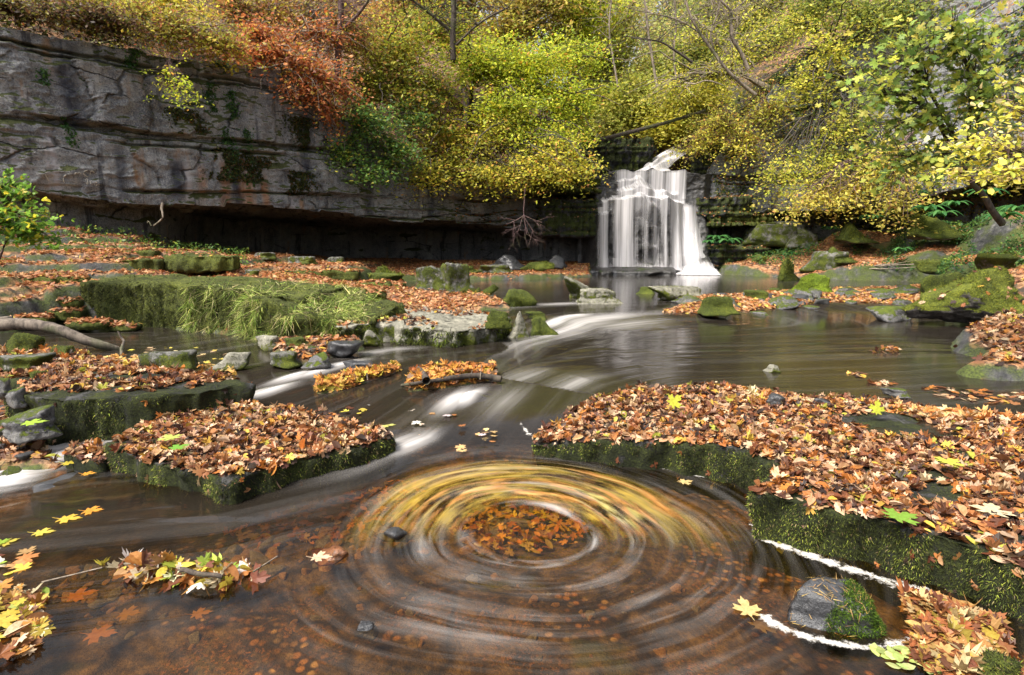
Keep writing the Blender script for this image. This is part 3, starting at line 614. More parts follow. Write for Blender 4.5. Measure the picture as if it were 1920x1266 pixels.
def slab(name, lab, cat, pts, zt, zb, mat, vox=.03, amp=.03, ztf=None, flare=-.02, layers=0.0, folds=.9, group=None, seed=0):
    poly = np.array([P(a, b, zt) for a, b in pts]) if not isinstance(pts, np.ndarray) else pts
    V, F = prism(poly, zb, flare); v, nr, f = remeshed(V, F, vox)
    k = sstep(zb, zt, v[:, 2])
    d = amp*(1.4*fbm(v, .9/max(amp*12, .3), 3, 81+seed)+.8*fbm(v, 5, 4, 83+seed)+.35*fbm(v, 16, 3, 85+seed))
    nh = np.abs(nr[:, 2]) < .6; d += amp*folds*np.clip(fbm(v*[1,1,.22], 9, 3, 87+seed), -.5, .5)*nh*2
    if layers: d += layers*(_h(np.floor((v[:, 2]+.02*fbm(v, 2, 2, 3))/.09).astype(int), (0*v[:, 0]).astype(int), (0*v[:, 0]).astype(int), seed)-.5)*(np.abs(nr[:, 2]) < .7)
    v = v+nr*d[:, None]
    if ztf is not None: v[:, 2] += ztf(v[:, 0], v[:, 1])*k
    o0 = np.array([poly[:, 0].mean(), poly[:, 1].mean(), zb])
    me = mesh(name, v-o0, f, M[mat] if isinstance(mat, str) else mat)
    o = link(name, me, None, o0); tag(o, lab, cat, group); SLABS[lab] = (o, v, f); return o, v, f
def tri(f): return np.vstack([f[:, [0, 1, 2]], f[:, [0, 2, 3]]])
def moss_on(o, v, f, n, size, cols, down=.8, nz=(-.3, .75), clump=2.5, thr=.0, name='moss', region=None, rng=None, droop=0):
    rng = rng or RNG
    def reg(c, nn):
        w = (fbm(c, clump, 4, 91) > thr)*1.0
        return w*(region(c, nn) if region else 1)
    p, nn = sample((v, tri(f)), n, rng, nz, reg)
    up = nn*.8+np.array([0, 0, -down])+rng.normal(size=p.shape)*.45
    nr = nn+rng.normal(size=p.shape)*.7
    c = pal(n, cols, rng, .45); vv = fbm(p*[1, 1, .3], 11, 3, 95); c = c*np.clip(1+2.2*vv, .25, 1.9)[:, None]
    me = leaves(name, p-np.array(o.location)+nn*(.02 if name == 'grass' else -.004), nr, (.35+1.3*rng.random(n)**1.6)*size, c, ['tuft'] if name == 'moss' else ['grass'], M_moss, rng, up)
    return link(name, me, o)
MOSSC = [(3,.055,.07,.016),(2,.12,.15,.025),(3,.018,.02,.01),(1.2,.24,.27,.04),(.6,.24,.18,.09)]
DRYM = [(3,.10,.12,.03),(2,.22,.22,.06),(2,.05,.06,.015),(1.5,.38,.32,.14)]
GRASS = [(3,.17,.25,.045),(3,.32,.36,.09),(2,.50,.44,.22),(1.5,.08,.13,.02)]
def litter_on(v, f, n, lab, smin=.045, smax=.11, shapes=('maple','maplecurl','beech','beechcurl','maplecurl'), pal_=LITTER, hz=.03, region=None, nz=(.72, 1.1), name='leaf_litter', seed=0, tilt=.35, cat='fallen leaves'):
    rng = np.random.default_rng(100+seed); p, nn = sample((v, tri(f)), n, rng, nz, region)
    p = p+np.array([0, 0, 1])*(rng.random((n, 1))**1.5*hz+.004); nr = nn+rng.normal(size=p.shape)*tilt
    me = leaves(name, p, nr, rng.uniform(smin, smax, n), pal(n, pal_, rng, .3), list(shapes), M_litter, rng)
    o = link(name, me); return tag(o, lab, cat, None, 'stuff')
# foreground right slab: the top sinks towards the water at the back and at the tip
S1 = [(992,806),(1100,812),(1200,822),(1300,832),(1390,846),(1445,868),(1466,890),(1440,912),(1412,935),(1470,950),(1540,962),(1620,980),(1700,1003),(1780,1025),(1850,1050),(1930,1085),(2080,1160),(2500,1200),(2700,900),(2100,800),(1920,785),(1800,768),(1650,752),(1500,742),(1330,722),(1200,727),(1100,750),(1010,785)]
tip = P(1000,805,.2)
s1 = slab('rock_slab', 'broad leaf-covered rock slab with hanging dark moss on its sides beside the whirlpool', 'rock slab', S1, .21, -.35, 'slab', .028, .035, lambda x, y: -.10*np.exp(-((x-tip[0])**2+(y-tip[1])**2)/.35)+.05*sstep(3.6, 2.4, y))
def vis1(c, nn): return ((c[:, 1] < 4.6)*(c[:, 0] < 3.3)*(c[:, 2] > -.03))*1.0
moss_on(*s1, 120000, .016, MOSSC, region=vis1, thr=-.28)
litter_on(s1[1], s1[2], 15000, 'deep brown and orange autumn leaves heaped over the broad slab', .032, .088, hz=.025, tilt=.27, region=lambda c, n: (c[:, 1] < 6)*(c[:, 0] < 4.5)*(fbm(c, 1.8, 3, 7)+.25*fbm(c, 7, 3, 17) > -.27)*np.clip(1.2-c[:, 1]*.08, .3, 1)*(poly_sd(c[:, 0], c[:, 1], np.array([P(a, b, .21) for a, b in S1])) > .0), seed=1)
S2 = [(205,838),(255,858),(320,876),(405,893),(440,897),(500,880),(600,855),(690,836),(736,822),(715,806),(640,786),(560,772),(480,760),(440,757),(380,765),(300,785),(240,812)]
s2 = slab('rock_slab', 'leaf-heaped square rock slab with a grey bare corner jutting into the stream', 'rock slab', S2, .15, -.3, 'slab', .022, .03, seed=3)
moss_on(*s2, 45000, .017, MOSSC, region=lambda c, n: (c[:, 2] > -.03)*1.0, thr=-.3)
litter_on(s2[1], s2[2], 3300, 'red-brown autumn leaves heaped over the square slab in midstream', .035, .09, hz=.035, region=lambda c, n: (poly_sd(c[:, 0], c[:, 1], np.array([P(a, b, .15) for a, b in S2])) > .01)*1.0, seed=2)
S2b = [(122,848),(150,835),(200,838),(215,850),(200,865),(140,862)]
s2b = slab('rock_slab', 'small dark leaf-strewn rock at the left end of the square slab', 'rock slab', S2b, .06, -.3, 'slab', .02, .02, seed=4)
litter_on(s2b[1], s2b[2], 130, 'red and orange leaves stuck on the small dark rock by the left cascade', .05, .09, hz=.03, seed=3)
S3 = [(40,742),(120,748),(250,746),(370,735),(440,722),(478,722),(430,706),(330,693),(250,690),(150,668),(60,690),(20,715)]
s3 = slab('rock_slab', 'long low flat-topped slab with moss-fringed front and bare trodden top', 'rock slab', S3, .33, -.1, 'slab', .03, .035, seed=5)
moss_on(*s3, 34000, .022, MOSSC, thr=-.1)
litter_on(s3[1], s3[2], 1500, 'scattered brown leaves along the back of the long flat slab', .05, .10, hz=.03, seed=4, region=lambda c, n: (fbm(c, 2.2, 3, 8)+.3*(c[:, 1]-P(250,715,.33)[1]) > -.05)*1.0)
for s_, n_, l_ in ((s1, 260, 'broad'), (s2, 90, 'square'), (s3, 70, 'long low')): litter_on(s_[1], s_[2], n_, 'odd leaves clinging to the mossy side of the %s slab' % l_, .03, .07, hz=.0, nz=(-.1, .7), seed=90, tilt=.25)
# sunken lip of rock with water sliding over it at the left
S3b = [(55,912),(120,890),(200,876),(290,884),(330,905),(250,925),(130,938),(65,942)]
slab('rock_lip', 'smooth dark sunken rock lip the water slides over into the white chute', 'rock', S3b, -.055, -.4, 'dark', .03, .02, seed=6)
# mossy wall-like block and the grassy terrace beside it
f0, f1_, f2_, f3_ = P(160,604,.2), P(330,617,.2), P(480,630,.2), P(560,640,.2)
def b4(*q): return np.array(q)
Q = b4([f0[0],f0[1],.86],[f1_[0],f1_[1],.86],[f2_[0],f2_[1],.84],[f2_[0]+.55,f2_[1]+.15,.72],[f2_[0]+.9,f2_[1]+1.3,.78],[f1_[0],f1_[1]+1.8,.9],[f0[0]-.2,f0[1]+1.1,.88])
s4 = slab('rock_ledge', 'tall moss-covered block of ledge rising straight from the dark left pool', 'rock ledge', Q, .86, 0, 'mossledge', .04, .05, flare=.04, seed=7)
moss_on(*s4, 34000, .045, [(3,.055,.065,.015),(2,.10,.11,.025),(3,.022,.026,.01),(1,.15,.16,.04)], region=lambda c, n: (c[:, 2] > .22)*1.0, thr=-.35, nz=(-.5, .9))
Q = b4([f2_[0]-.1,f2_[1]-.02,.78],[f3_[0],f3_[1]-.05,.56],*[[*P(a, b, .2)[:2], .42] for a, b in ((640,640),(700,632))],[P(700,600,.5)[0],P(700,600,.5)[1],.5],[P(740,575,.6)[0],P(740,575,.6)[1]+.4,.6],[f2_[0]+.9,f2_[1]+1.6,.75],[f2_[0],f2_[1]+1.2,.8])
s5 = slab('rock_ledge', 'grass-draped rock terrace stepping down right of the tall mossy block', 'rock ledge', Q, .78, .0, 'mossledge', .04, .09, flare=.02, layers=.06, seed=8)
moss_on(*s5, 9000, .05, MOSSC, thr=-.3, nz=(-.5, 1))
moss_on(*s5, 26000, .17, GRASS, down=1.0, nz=(-.4, .9), thr=-.12, clump=2.2, name='grass', region=lambda c, n: (c[:, 0] < P(660,620,.4)[0])*1.0)
moss_on(*s4, 9000, .17, GRASS, down=1.0, nz=(-.4, .9), thr=.0, clump=2.2, name='grass', region=lambda c, n: (c[:, 0] > P(330,600,.4)[0])*1.0)
S6 = [(628,612),(700,606),(760,612),(850,618),(905,612),(940,605),(948,592),(900,583),(800,578),(700,575),(640,580),(610,595)]
s6 = slab('rock_ledge', 'pale-topped low rock shelf with green moss along its waterline in midstream', 'rock ledge', S6, .43, .0, rockmat('shelf_rock', PA, .62, ((.02,.03,.006),(.10,.12,.014),(.2,.22,.03)), -.45, 1.1), .035, .06, seed=9)
moss_on(*s6, 8000, .05, [(3,.08,.11,.015),(2,.16,.2,.02),(2,.03,.035,.01)], thr=.0, region=lambda c, n: (c[:, 2] > .2)*1.0)
litter_on(s6[1], s6[2], 700, 'thin scatter of leaves on the pale rock shelf in midstream', .05, .09, seed=5, region=lambda c, n: (fbm(c, 1.5, 3, 3) > 0)*1.0)
def ledge(lab, front, ext, th, amp, mt, nl, i, fl=0.0, lay=.03, vx=None):
    fp = [PD(*q) for q in front]; z = float(np.mean([q[2] for q in fp]))
    back = [[q[0]*(q[1]+ext)/q[1]*.98, q[1]+ext, z] for q in fp[::-1]]
    Q = np.array([[q[0], q[1], z] for q in fp]+back)
    r = slab('rock_ledge', lab, 'rock ledge', Q, z, z-th, mt, vx or (.035 if th < .5 else .045), amp, layers=lay, group='rock ledges on the left bank', seed=20+i, flare=fl)
    if nl: litter_on(r[1], r[2], nl, 'leaves lying on the ' + lab, .05, .1, ('maple', 'beech', 'dia'), FARLIT, .04, seed=30+i)
for i, a in enumerate([
 ('long thin dark ledge edging the leafy terrace at the far left', [(-260,522,9.1),(-60,521,9.3),(70,522,9.5),(160,523,9.6)], 1.0, .22, .03, 'ledge', 2600),
 ('uppermost of three stacked layered stones left of the mossy block', [(62,545,9.2),(110,548,9.1),(158,543,9.3)], .5, .12, .03, 'ledge', 260),
 ('middle of three stacked layered stones left of the mossy block', [(58,563,8.9),(100,567,8.85),(150,562,9.0)], .5, .13, .03, 'ledge', 200),
 ('lowest of three stacked layered stones left of the mossy block', [(85,583,8.65),(120,588,8.6),(152,580,8.75)], .5, .14, .03, 'ledge', 120),
 ('low dark ledge with leaves below the stacked stones', [(-90,597,8.1),(40,598,8.2),(95,597,8.3)], .7, .13, .03, 'ledge', 700),
 ('flat leaf-topped stone at the edge of the dark left pool', [(122,600,8.1),(160,607,8.0),(197,606,8.1)], .35, .12, .02, 'ledge', 160),
 ('small flat leafy stone against the foot of the mossy block', [(196,610,8.2),(225,612,8.15),(255,610,8.2)], .3, .1, .02, 'ledge', 90),
 ('mossy rock step running below the upper leafy slope', [(-200,482,9.8),(0,485,10.3),(110,488,10.5),(210,490,10.6),(305,490,10.8)], .8, .3, .05, 'mossledge', 1100),
 ('massive overhanging mossy ledge block above the long mossy block', [(302,477,10.9),(350,476,10.8),(400,476,10.8),(440,480,11)], .9, .33, .06, 'mossledge', 60),
 ('upper leafy step with a mossy rim under the green bank', [(120,467,11.2),(200,471,11.3),(290,472,11.4)], .6, .14, .03, 'mossledge', 500),
 ('low mossy layer of rock right of the massive ledge block', [(470,530,9.6),(560,542,9.5),(640,552,9.4),(720,568,9.4)], 1.2, .25, .05, 'mossledge', 900),
 ('mossy broken layer above the grassy terrace', [(450,522,10.6),(560,527,10.8),(660,538,10.8),(730,548,10.8)], .8, .22, .05, 'mossledge', 700),
 ('thin shadowed ledge on the leafy flat before the cave', [(440,506,12),(560,509,12.2),(670,516,12.4)], .8, .2, .04, 'ledge', 600),
 ('long flat ledge edging the leafy flat by the back pool', [(640,526,12),(700,532,12),(755,540,11.6)], .8, .25, .04, 'ledge', 400),
]): ledge(*a, i)
# ---- boulders
def rock_verts(kind, seed, sub=4, amp=.05):
    rng = np.random.default_rng(seed)
    import bmesh
    bm = bmesh.new(); bmesh.ops.create_icosphere(bm, subdivisions=sub, radius=1)
    d = np.array([v.co[:] for v in bm.verts]); F = np.array([[v.index for v in f.verts] for f in bm.faces]); bm.free()
    d /= np.linalg.norm(d, axis=1, keepdims=True)
    if kind == 'block': pl = [(np.array(n, float), h) for n, h in (((1,.1,.05),.8),((-1,.05,-.1),.8),((.1,1,0),.8),((-.05,-1,.1),.78),((0,.05,1),.72),((0,0,-1),.8))]; k = 6; soft = 14
    elif kind == 'wedge': pl = [(np.array(n, float), h) for n, h in (((.9,-.1,.5),.62),((-1,-.1,.35),.72),((.1,1,.2),.7),((-.15,-1,.15),.62),((0,0,-1),.9))]; k = 5; soft = 9
    elif kind == 'flat': pl = [(np.array(n, float), h) for n, h in (((0,.1,1),.6),((.05,-.05,1),.62),((0,0,-1),.9))]; k = 9; soft = 12
    elif kind == 'dome': pl = [(np.array((0,0,-1.)), .9), (np.array((.1,-.2,1.)), .8)]; k = 20; soft = 9
    else: pl = [(np.array((0,0,-1.)), .9)]; k = 12; soft = 12
    for _ in range(k):
        n = rng.normal(size=3); pl.append((n/np.linalg.norm(n), rng.uniform(.78, 1.0)))
    acc = 0
    for n, h in pl:
        n = n/np.linalg.norm(n); acc = acc+np.clip(d@n/h, 1e-3, None)**soft
    r = acc**(-1/soft); v = d*r[:, None]
    v = v*(1+(amp*2.2*fbm(d, 1.6, 3, seed)+amp*1.3*fbm(d, 4.5, 4, seed+1)+amp*.5*fbm(d, 13, 3, seed+2))[:, None])
    v[:, :2] *= (1+.8*np.clip(-v[:, 2]-.05, 0, 1))[:, None]
    return v, F
def boulder(px, py, w, h, z, kind, mat, lab, name='boulder', cat='boulder', seed=None, dr=.8, rot=0, group=None, moss=0, sub=4, sink=.25, leafn=0, amp=.065, cols=None, msize=None, d=None):
    seed = seed if seed is not None else int(px*7+py*13)
    b = P(px, py, z) if d is None else PD(px, py, d); z = float(b[2]); dist = b[1]/math.cos(PITCH); ww = w*dist/FPX; hh = h*dist/FPX
    v, F = rock_verts(kind, seed, sub, amp); c, s = math.cos(rot), math.sin(rot)
    lo, hi = v.min(0), v.max(0); v = (v-(lo+hi)/2)/((hi-lo)/2)
    H = hh*(1+sink); sy = ww*dr
    v = v*np.array([ww/2, sy/2, H/2]); v[:, 2] += H/2-hh*sink
    v = np.column_stack([v[:, 0]*c-v[:, 1]*s, v[:, 0]*s+v[:, 1]*c, v[:, 2]])
    o0 = np.array([b[0], b[1]+sy*.42, z]); g_ = gz(o0[0], o0[1])
    if 0 < g_-z < .5: o0[2] = z+(g_-z)*.8
    me = mesh(name, v, F, M[mat]); o = link(name, me, None, o0); tag(o, lab, cat, group)
    if moss: 
        T = F; wv = v+o0
        rng = np.random.default_rng(seed+3); p, nn = sample((wv, T), moss, rng, (-.2, 1), lambda c_, n_: (fbm(c_, 2.6/ww**.5, 4, 91) > -.1)*(c_[:, 2] > z+.01)*((n_[:, 2] > .35) if mat == 'topmoss' else 1.0))
        ms = msize or max(.02, .03*ww**.5)
        link('moss', leaves('moss', p-o0-nn*.004, nn+rng.normal(size=p.shape)*.8, rng.uniform(.5, 1.3, moss)*ms, pal(moss, cols or [(3,.10,.13,.015),(2,.2,.23,.02),(2,.04,.05,.01),(.5,.3,.3,.05)], rng, .4), ['tuft'], M_moss, rng, nn+np.array([0,0,.1])+rng.normal(size=p.shape)*.6), o)
    if leafn:
        rng = np.random.default_rng(seed+5); p, nn = sample((v+o0, F), leafn, rng, (.55, 1))
        tag(link('leaf_litter', leaves('leaf_litter', p+nn*.008, nn+rng.normal(size=p.shape)*.3, rng.uniform(.05, .11, leafn), pal(leafn, LITTER, rng), ['maple','beech'], M_litter, rng)), 'few fallen leaves on the '+lab, 'fallen leaves', None, 'stuff')
    return o
BR = [(3,.14,.2,.015),(2,.26,.34,.02),(2,.05,.07,.01)]
boulder(812,571,84,50,.33,'block','grey','big squared grey-green boulder left of the pointed one by the back pool', moss=1500, seed=3, sub=5)
boulder(858,572,66,60,.33,'block','grey','pointed grey boulder leaning on the squared boulder by the back pool', moss=1500, seed=8, sub=5, rot=.6)
boulder(903,567,66,34,.33,'round','mossy','rounded mossy boulder just right of the pointed grey boulder', moss=1500, seed=5)
boulder(965,577,86,32,.33,'flat','mossy','low wide mossy boulder at the left lip of the back rapids', moss=1800, seed=6)
boulder(928,574,40,16,.33,'flat','grey','small grey stone wedged between two mossy boulders by the rapids', seed=61)
boulder(1088,561,78,44,.35,'round','pale','pale-topped boulder standing behind the flat pale boulder in midstream', moss=900, seed=14, sub=5, rot=.6)
boulder(1131,572,106,30,.33,'block','pale','flat pale-topped boulder with mossy sides right of the rapids', moss=1500, seed=13, sub=5, dr=.7)
boulder(1275,566,116,27,.34,'flat','pale','long flat pale boulder with a dark mossy skirt by the far pool', moss=1700, seed=14, sub=5, dr=.5)
boulder(1536,556,102,38,.38,'round','bright','bright green moss-capped boulder on the gravel bar', moss=5000, seed=15, sub=5, cols=BR)
boulder(1356,588,74,30,.33,'block','mossy','brown-mossed squared boulder at the front of the gravel bar', moss=1600, seed=16)
boulder(1424,563,50,18,.38,'flat','mossy','small mossy flat-topped boulder near the middle of the gravel bar', moss=700, seed=17)
boulder(1212,552,40,13,.35,'flat','mossy','little mossy rock between the two pale flat boulders', moss=400, seed=18)
boulder(1455,552,28,10,.38,'round','mossy','tiny mossy stone left of the bright green boulder', moss=300, seed=19)
boulder(1768,574,84,62,.38,'round','mossy','upright mossy boulder leaning behind the huge right boulder', moss=4000, seed=20, sub=5)
boulder(1895,612,235,108,.30,'round','topmoss','huge moss-topped boulder with a bare dark undercut base', moss=9000, seed=23, sub=5, leafn=90, dr=.75, rot=.15, sink=.1, amp=.09)
boulder(1700,602,90,24,.22,'flat','stone','grey flat rocks at the right tip of the gravel bar', seed=24)
boulder(972,634,58,50,.2,'wedge','pale','pale triangular slab of stone leaning beside the inner rapids', seed=27, sub=5, rot=.5, dr=.5)
boulder(1022,630,56,34,.2,'round','mossy','dark mossy boulder right of the leaning triangular stone', moss=1300, seed=28)
boulder(935,612,52,30,.42,'round','mossy','mossy peaked rock on the end of the pale shelf', moss=800, seed=29)
boulder(1005,600,40,14,.30,'flat','mossy','low mossy rock behind the leaning triangular stone', moss=400, seed=30)
boulder(690,645,42,26,.24,'round','pale','yellow-green pointed stone at the foot of the grassy terrace', moss=200, seed=31)
boulder(492,655,56,24,.22,'flat','pale','pale smooth stone at the right end of the dark left pool', seed=32)
boulder(418,692,72,27,.22,'flat','pale','pale low boulder between the left slab and the inner channel', seed=33)
boulder(302,696,104,34,.26,'flat','grey','flat grey boulder with a moss patch behind the long low slab', moss=700, seed=34)
boulder(30,668,62,38,.28,'round','mossy','round dark mossy boulder near the driftwood log', moss=1300, seed=35)
boulder(98,676,80,20,.28,'flat','mossy','low mossy stone beside the driftwood log', moss=700, seed=36)
boulder(25,694,90,26,.28,'flat','grey','bare grey stone in front of the round mossy boulder', seed=37)
boulder(56,722,46,24,.3,'round','mossy','small mossy boulder at the left end of the long low slab', moss=500, seed=38)
boulder(20,760,46,34,.25,'round','stone','dark grey rounded stone below the long low slab', seed=39)
boulder(-10,745,50,34,.28,'block','stone','grey stone half out of view beside the long low slab', seed=40)
boulder(36,822,104,52,.1,'round','stone','dark grey boulder with a green leaf on it by the white chute', seed=41, sub=5, dr=.6)
boulder(1450,699,30,15,.2,'round','pale','lone small pale stone standing in the right pool', seed=42)
boulder(530,688,60,26,.2,'block','grey','grey pointed stone in the leafy clump by the inner channel', seed=43, moss=200)
boulder(590,688,52,24,.22,'round','stone','rounded grey stone in the leafy clump by the inner channel', seed=44)
boulder(640,670,70,28,.22,'flat','dark','dark wet stone at the head of the left cascade', seed=45, moss=300)
boulder(668,702,64,22,.14,'flat','dark','sleek wet stone splitting the left cascade', seed=46)
boulder(555,658,60,18,.25,'flat','mossy','mossy low rock in the leafy clump below the terrace', seed=47, moss=500)
boulder(1200,609,72,13,.2,'flat','dark','low wet dark rock breaking the rapids', seed=48)
boulder(1588,1196,200,84,-.01,'dome','dark','smooth dark stone with a green moss patch ringed by white foam', name='wet_stone', cat='stone', seed=51, sub=5, dr=.6, sink=.3, amp=.04)
wst = S.objects['wet_stone']
boulder(1850,1290,150,56,-.02,'flat','mossy','mossy dark stone at the bottom edge beyond the floating leaves', name='wet_stone', cat='stone', seed=53, moss=2200, msize=.018, cols=MOSSC, sub=5)
boulder(684,1196,48,18,-.02,'block','dark','small rough grey stone poking out of the shallow foreground', name='wet_stone', cat='stone', seed=54)
boulder(606,1056,88,22,-.01,'round','brown','rust-brown wet stone in the shallows left of the whirlpool', name='wet_stone', cat='stone', seed=55, amp=.02)
boulder(730,1022,84,26,-.02,'round','dark','black wet stone among the pebbles at the whirlpool edge', name='wet_stone', cat='stone', seed=56)
boulder(330,1090,40,14,-.02,'round','brown','brown wet pebble under the raft of leaves', name='wet_stone', cat='stone', seed=57, amp=.02)
boulder(420,1098,40,12,-.02,'round','brown','golden brown pebble at the right end of the leaf raft', name='wet_stone', cat='stone', seed=59, amp=.02)
boulder(1460,760,36,18,.24,'round','dark','black round stone at the back edge of the broad slab', seed=58)
boulder(1548,762,34,12,.23,'flat','dark','flat black stone among leaves at the back edge of the broad slab', seed=62)
boulder(1690,745,44,14,.22,'flat','stone','purple-grey stone at the waterline behind the broad slab', seed=63)
# far side, under the cliff and below the right bank
FAR = [(560,501,60,16,-13.5,'block','grey','squared grey block on the bank before the cave'),(486,492,50,12,-13.5,'flat','grey','flat pale block at the left end of the cave mouth'),(630,502,42,15,-14,'block','grey','grey pointed block on the bank before the cave'),(466,520,38,13,-11,'flat','grey','small smooth grey rock on the leafy flat'),
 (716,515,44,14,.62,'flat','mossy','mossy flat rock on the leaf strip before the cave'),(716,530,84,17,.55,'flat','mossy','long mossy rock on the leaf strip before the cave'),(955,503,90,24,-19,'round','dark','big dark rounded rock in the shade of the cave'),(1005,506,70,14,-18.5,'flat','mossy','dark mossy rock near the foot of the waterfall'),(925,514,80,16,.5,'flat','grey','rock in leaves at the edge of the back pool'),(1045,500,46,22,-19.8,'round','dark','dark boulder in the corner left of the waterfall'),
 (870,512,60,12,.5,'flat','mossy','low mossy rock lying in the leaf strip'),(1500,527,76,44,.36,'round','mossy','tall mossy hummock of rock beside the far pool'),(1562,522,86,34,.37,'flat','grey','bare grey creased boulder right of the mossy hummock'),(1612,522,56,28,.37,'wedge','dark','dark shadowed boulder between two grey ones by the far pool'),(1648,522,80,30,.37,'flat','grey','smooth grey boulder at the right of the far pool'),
 (1438,516,46,18,.36,'round','mossy','small round mossy rock at the far pool edge'),(1400,508,70,18,.4,'flat','dark','low dark ledge rock right of the waterfall foot'),(1700,524,70,20,.38,'flat','mossy','mossy rock under the driftwood sticks on the right bank'),(1900,510,110,34,.9,'flat','mossy','mossy rock behind the huge right boulder'),(1800,512,100,22,.7,'flat','mossy','long mossy rock behind the upright mossy boulder'),
 (1452,455,110,34,-20.5,'block','grey','thick tilted grey rock slab below the right overhang'),(1500,440,120,26,-21,'flat','grey','upper grey rock layer below the right overhang'),(1520,470,80,26,-20,'block','grey','square grey block in the heap below the right overhang'),(1620,450,70,30,-18.5,'wedge','mossy','brown mossy rock at the top of the ferny bank'),(1780,440,90,40,-16.5,'round','mossy','dark mossy boulder in the ferns on the right bank'),(1590,490,60,26,-17.5,'round','mossy','mossy rock amid leaves midway up the right bank')]
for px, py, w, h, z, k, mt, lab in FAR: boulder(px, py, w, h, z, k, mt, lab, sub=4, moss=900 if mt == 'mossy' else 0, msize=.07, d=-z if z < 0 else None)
# moss patch on the foam-ringed stone
v = np.empty(len(wst.data.vertices)*3, np.float32); wst.data.vertices.foreach_get('co', v); v = v.reshape(-1, 3)
F_ = np.empty(len(wst.data.polygons)*3, np.int32); wst.data.polygons.foreach_get('vertices', F_) if False else wst.data.loops.foreach_get('vertex_index', F_); F_ = F_.reshape(-1, 3)
c0 = P(1632, 1150, .07)-np.array(wst.location); rng = np.random.default_rng(9)
p, nn = sample((v, F_), 9000, rng, (-.1, 1), lambda c, n: (np.hypot((c[:, 0]-c0[0])/.15, (c[:, 1]-c0[1]+.03)/.13)+.45*fbm(c, 12, 3, 4) < 1)*1.0)
link('moss', leaves('moss', p-nn*.003, nn+rng.normal(size=p.shape)*.8, rng.uniform(.5, 1.3, 9000)*.018, pal(9000, [(3,.05,.10,.01),(2,.12,.2,.015),(2,.02,.035,.008)], rng, .4), ['tuft'], M_moss, rng, nn+rng.normal(size=p.shape)*.6), wst)
p, nn = sample((v, F_), 160, rng, (.3, 1)); link('pine_needles', leaves('pine_needles', p+nn*.006, nn+rng.normal(size=p.shape)*.1, rng.uniform(.02, .045, 160), pal(160, [(1,.55,.38,.12),(1,.4,.25,.1)], rng), ['blade'], M_litter, rng), wst)
# ---- loose stones on the gravel bar
protos = []
for i in range(7):
    v, F = rock_verts(['round','flat','block'][i % 3], 200+i, 3, .06); protos.append(mesh('stream_stone', v*.5, F, M['stone' if i % 4 else 'dark']))
rng = np.random.default_rng(44); k = 0
def stones(n, poly_px, z0, smin, smax, grp, lab, name='stream_stone', pw=2.0, mats=protos):
    poly = np.array([P(a, b, z0) for a, b in poly_px]); lo, hi = poly.min(0), poly.max(0); done = 0; tries = 0
    while done < n and tries < 20000:
        tries += 1; x, y = rng.uniform(lo[0], hi[0]), rng.uniform(lo[1], hi[1])
        if poly_sd(np.array([x]), np.array([y]), poly)[0] < 0: continue
        s = smin+(smax-smin)*rng.random()**pw
        o = link(name, mats[int(rng.integers(0, len(mats)))], None, (x, y, gz(x, y)+s*.12)); o.scale = (s*rng.uniform(.8, 1.4), s*rng.uniform(.7, 1.1), s*rng.uniform(.45, .8)); o.rotation_euler = (rng.uniform(-.2, .2), rng.uniform(-.2, .2), rng.uniform(0, 6.28))
        tag(o, lab, 'stone', grp); done += 1
stones(150, [(1130,603),(1250,582),(1330,560),(1480,556),(1600,550),(1720,548),(1780,575),(1780,598),(1690,598),(1590,592),(1490,600),(1400,608),(1290,616),(1180,614)], .3, .08, .38, 'loose stones on the gravel bar', 'loose grey stone lying among leaves on the gravel bar')
stones(26, [(-40,700),(40,700),(60,740),(40,790),(-40,800)], .3, .06, .2, 'small stones at the left edge', 'small grey stone at the left end of the long low slab')
stones(14, [(480,660),(600,650),(700,655),(690,680),(560,690)], .25, .06, .16, 'small stones in the leafy clump', 'small stone in the leafy clump by the inner channel')
pp = []
MP = rockmat('pebble', ((.16,.08,.03),(.45,.25,.09),(.7,.52,.28)), 0, sc=1.2, rough=.4)
MP2 = rockmat('grey_pebble', ((.10,.10,.09),(.26,.24,.2),(.5,.46,.4)), 0, sc=1.2, rough=.4)
for i in range(6):
    v, F = rock_verts('round', 300+i, 3, .02); pp.append(mesh('pebble', v*.5, F, MP if i % 3 else MP2))
stones(175, [(400,1045),(560,1010),(700,985),(800,960),(900,925),(1040,960),(1060,1020),(900,1040),(760,1040),(620,1060),(520,1090)], -.13, .022, .095, 'pebbles on the shallow bed', 'brown pebble on the stream bed beside the whirlpool', 'pebble', 2.2, pp)
stones(40, [(60,1070),(250,1070),(300,1110),(200,1140),(60,1130)], -.13, .018, .06, 'pebbles by the leaf raft', 'brown pebble on the bed below the leaf raft', 'pebble', 2, pp)
stones(75, [(120,1130),(500,1110),(900,1080),(1300,1070),(1420,1120),(1350,1230),(900,1260),(300,1250)], -.13, .012, .045, 'small pebbles scattered on the near bed', 'small rust-brown pebble scattered on the near stream bed', 'pebble', 2.5, pp[:1]+pp[1:3])
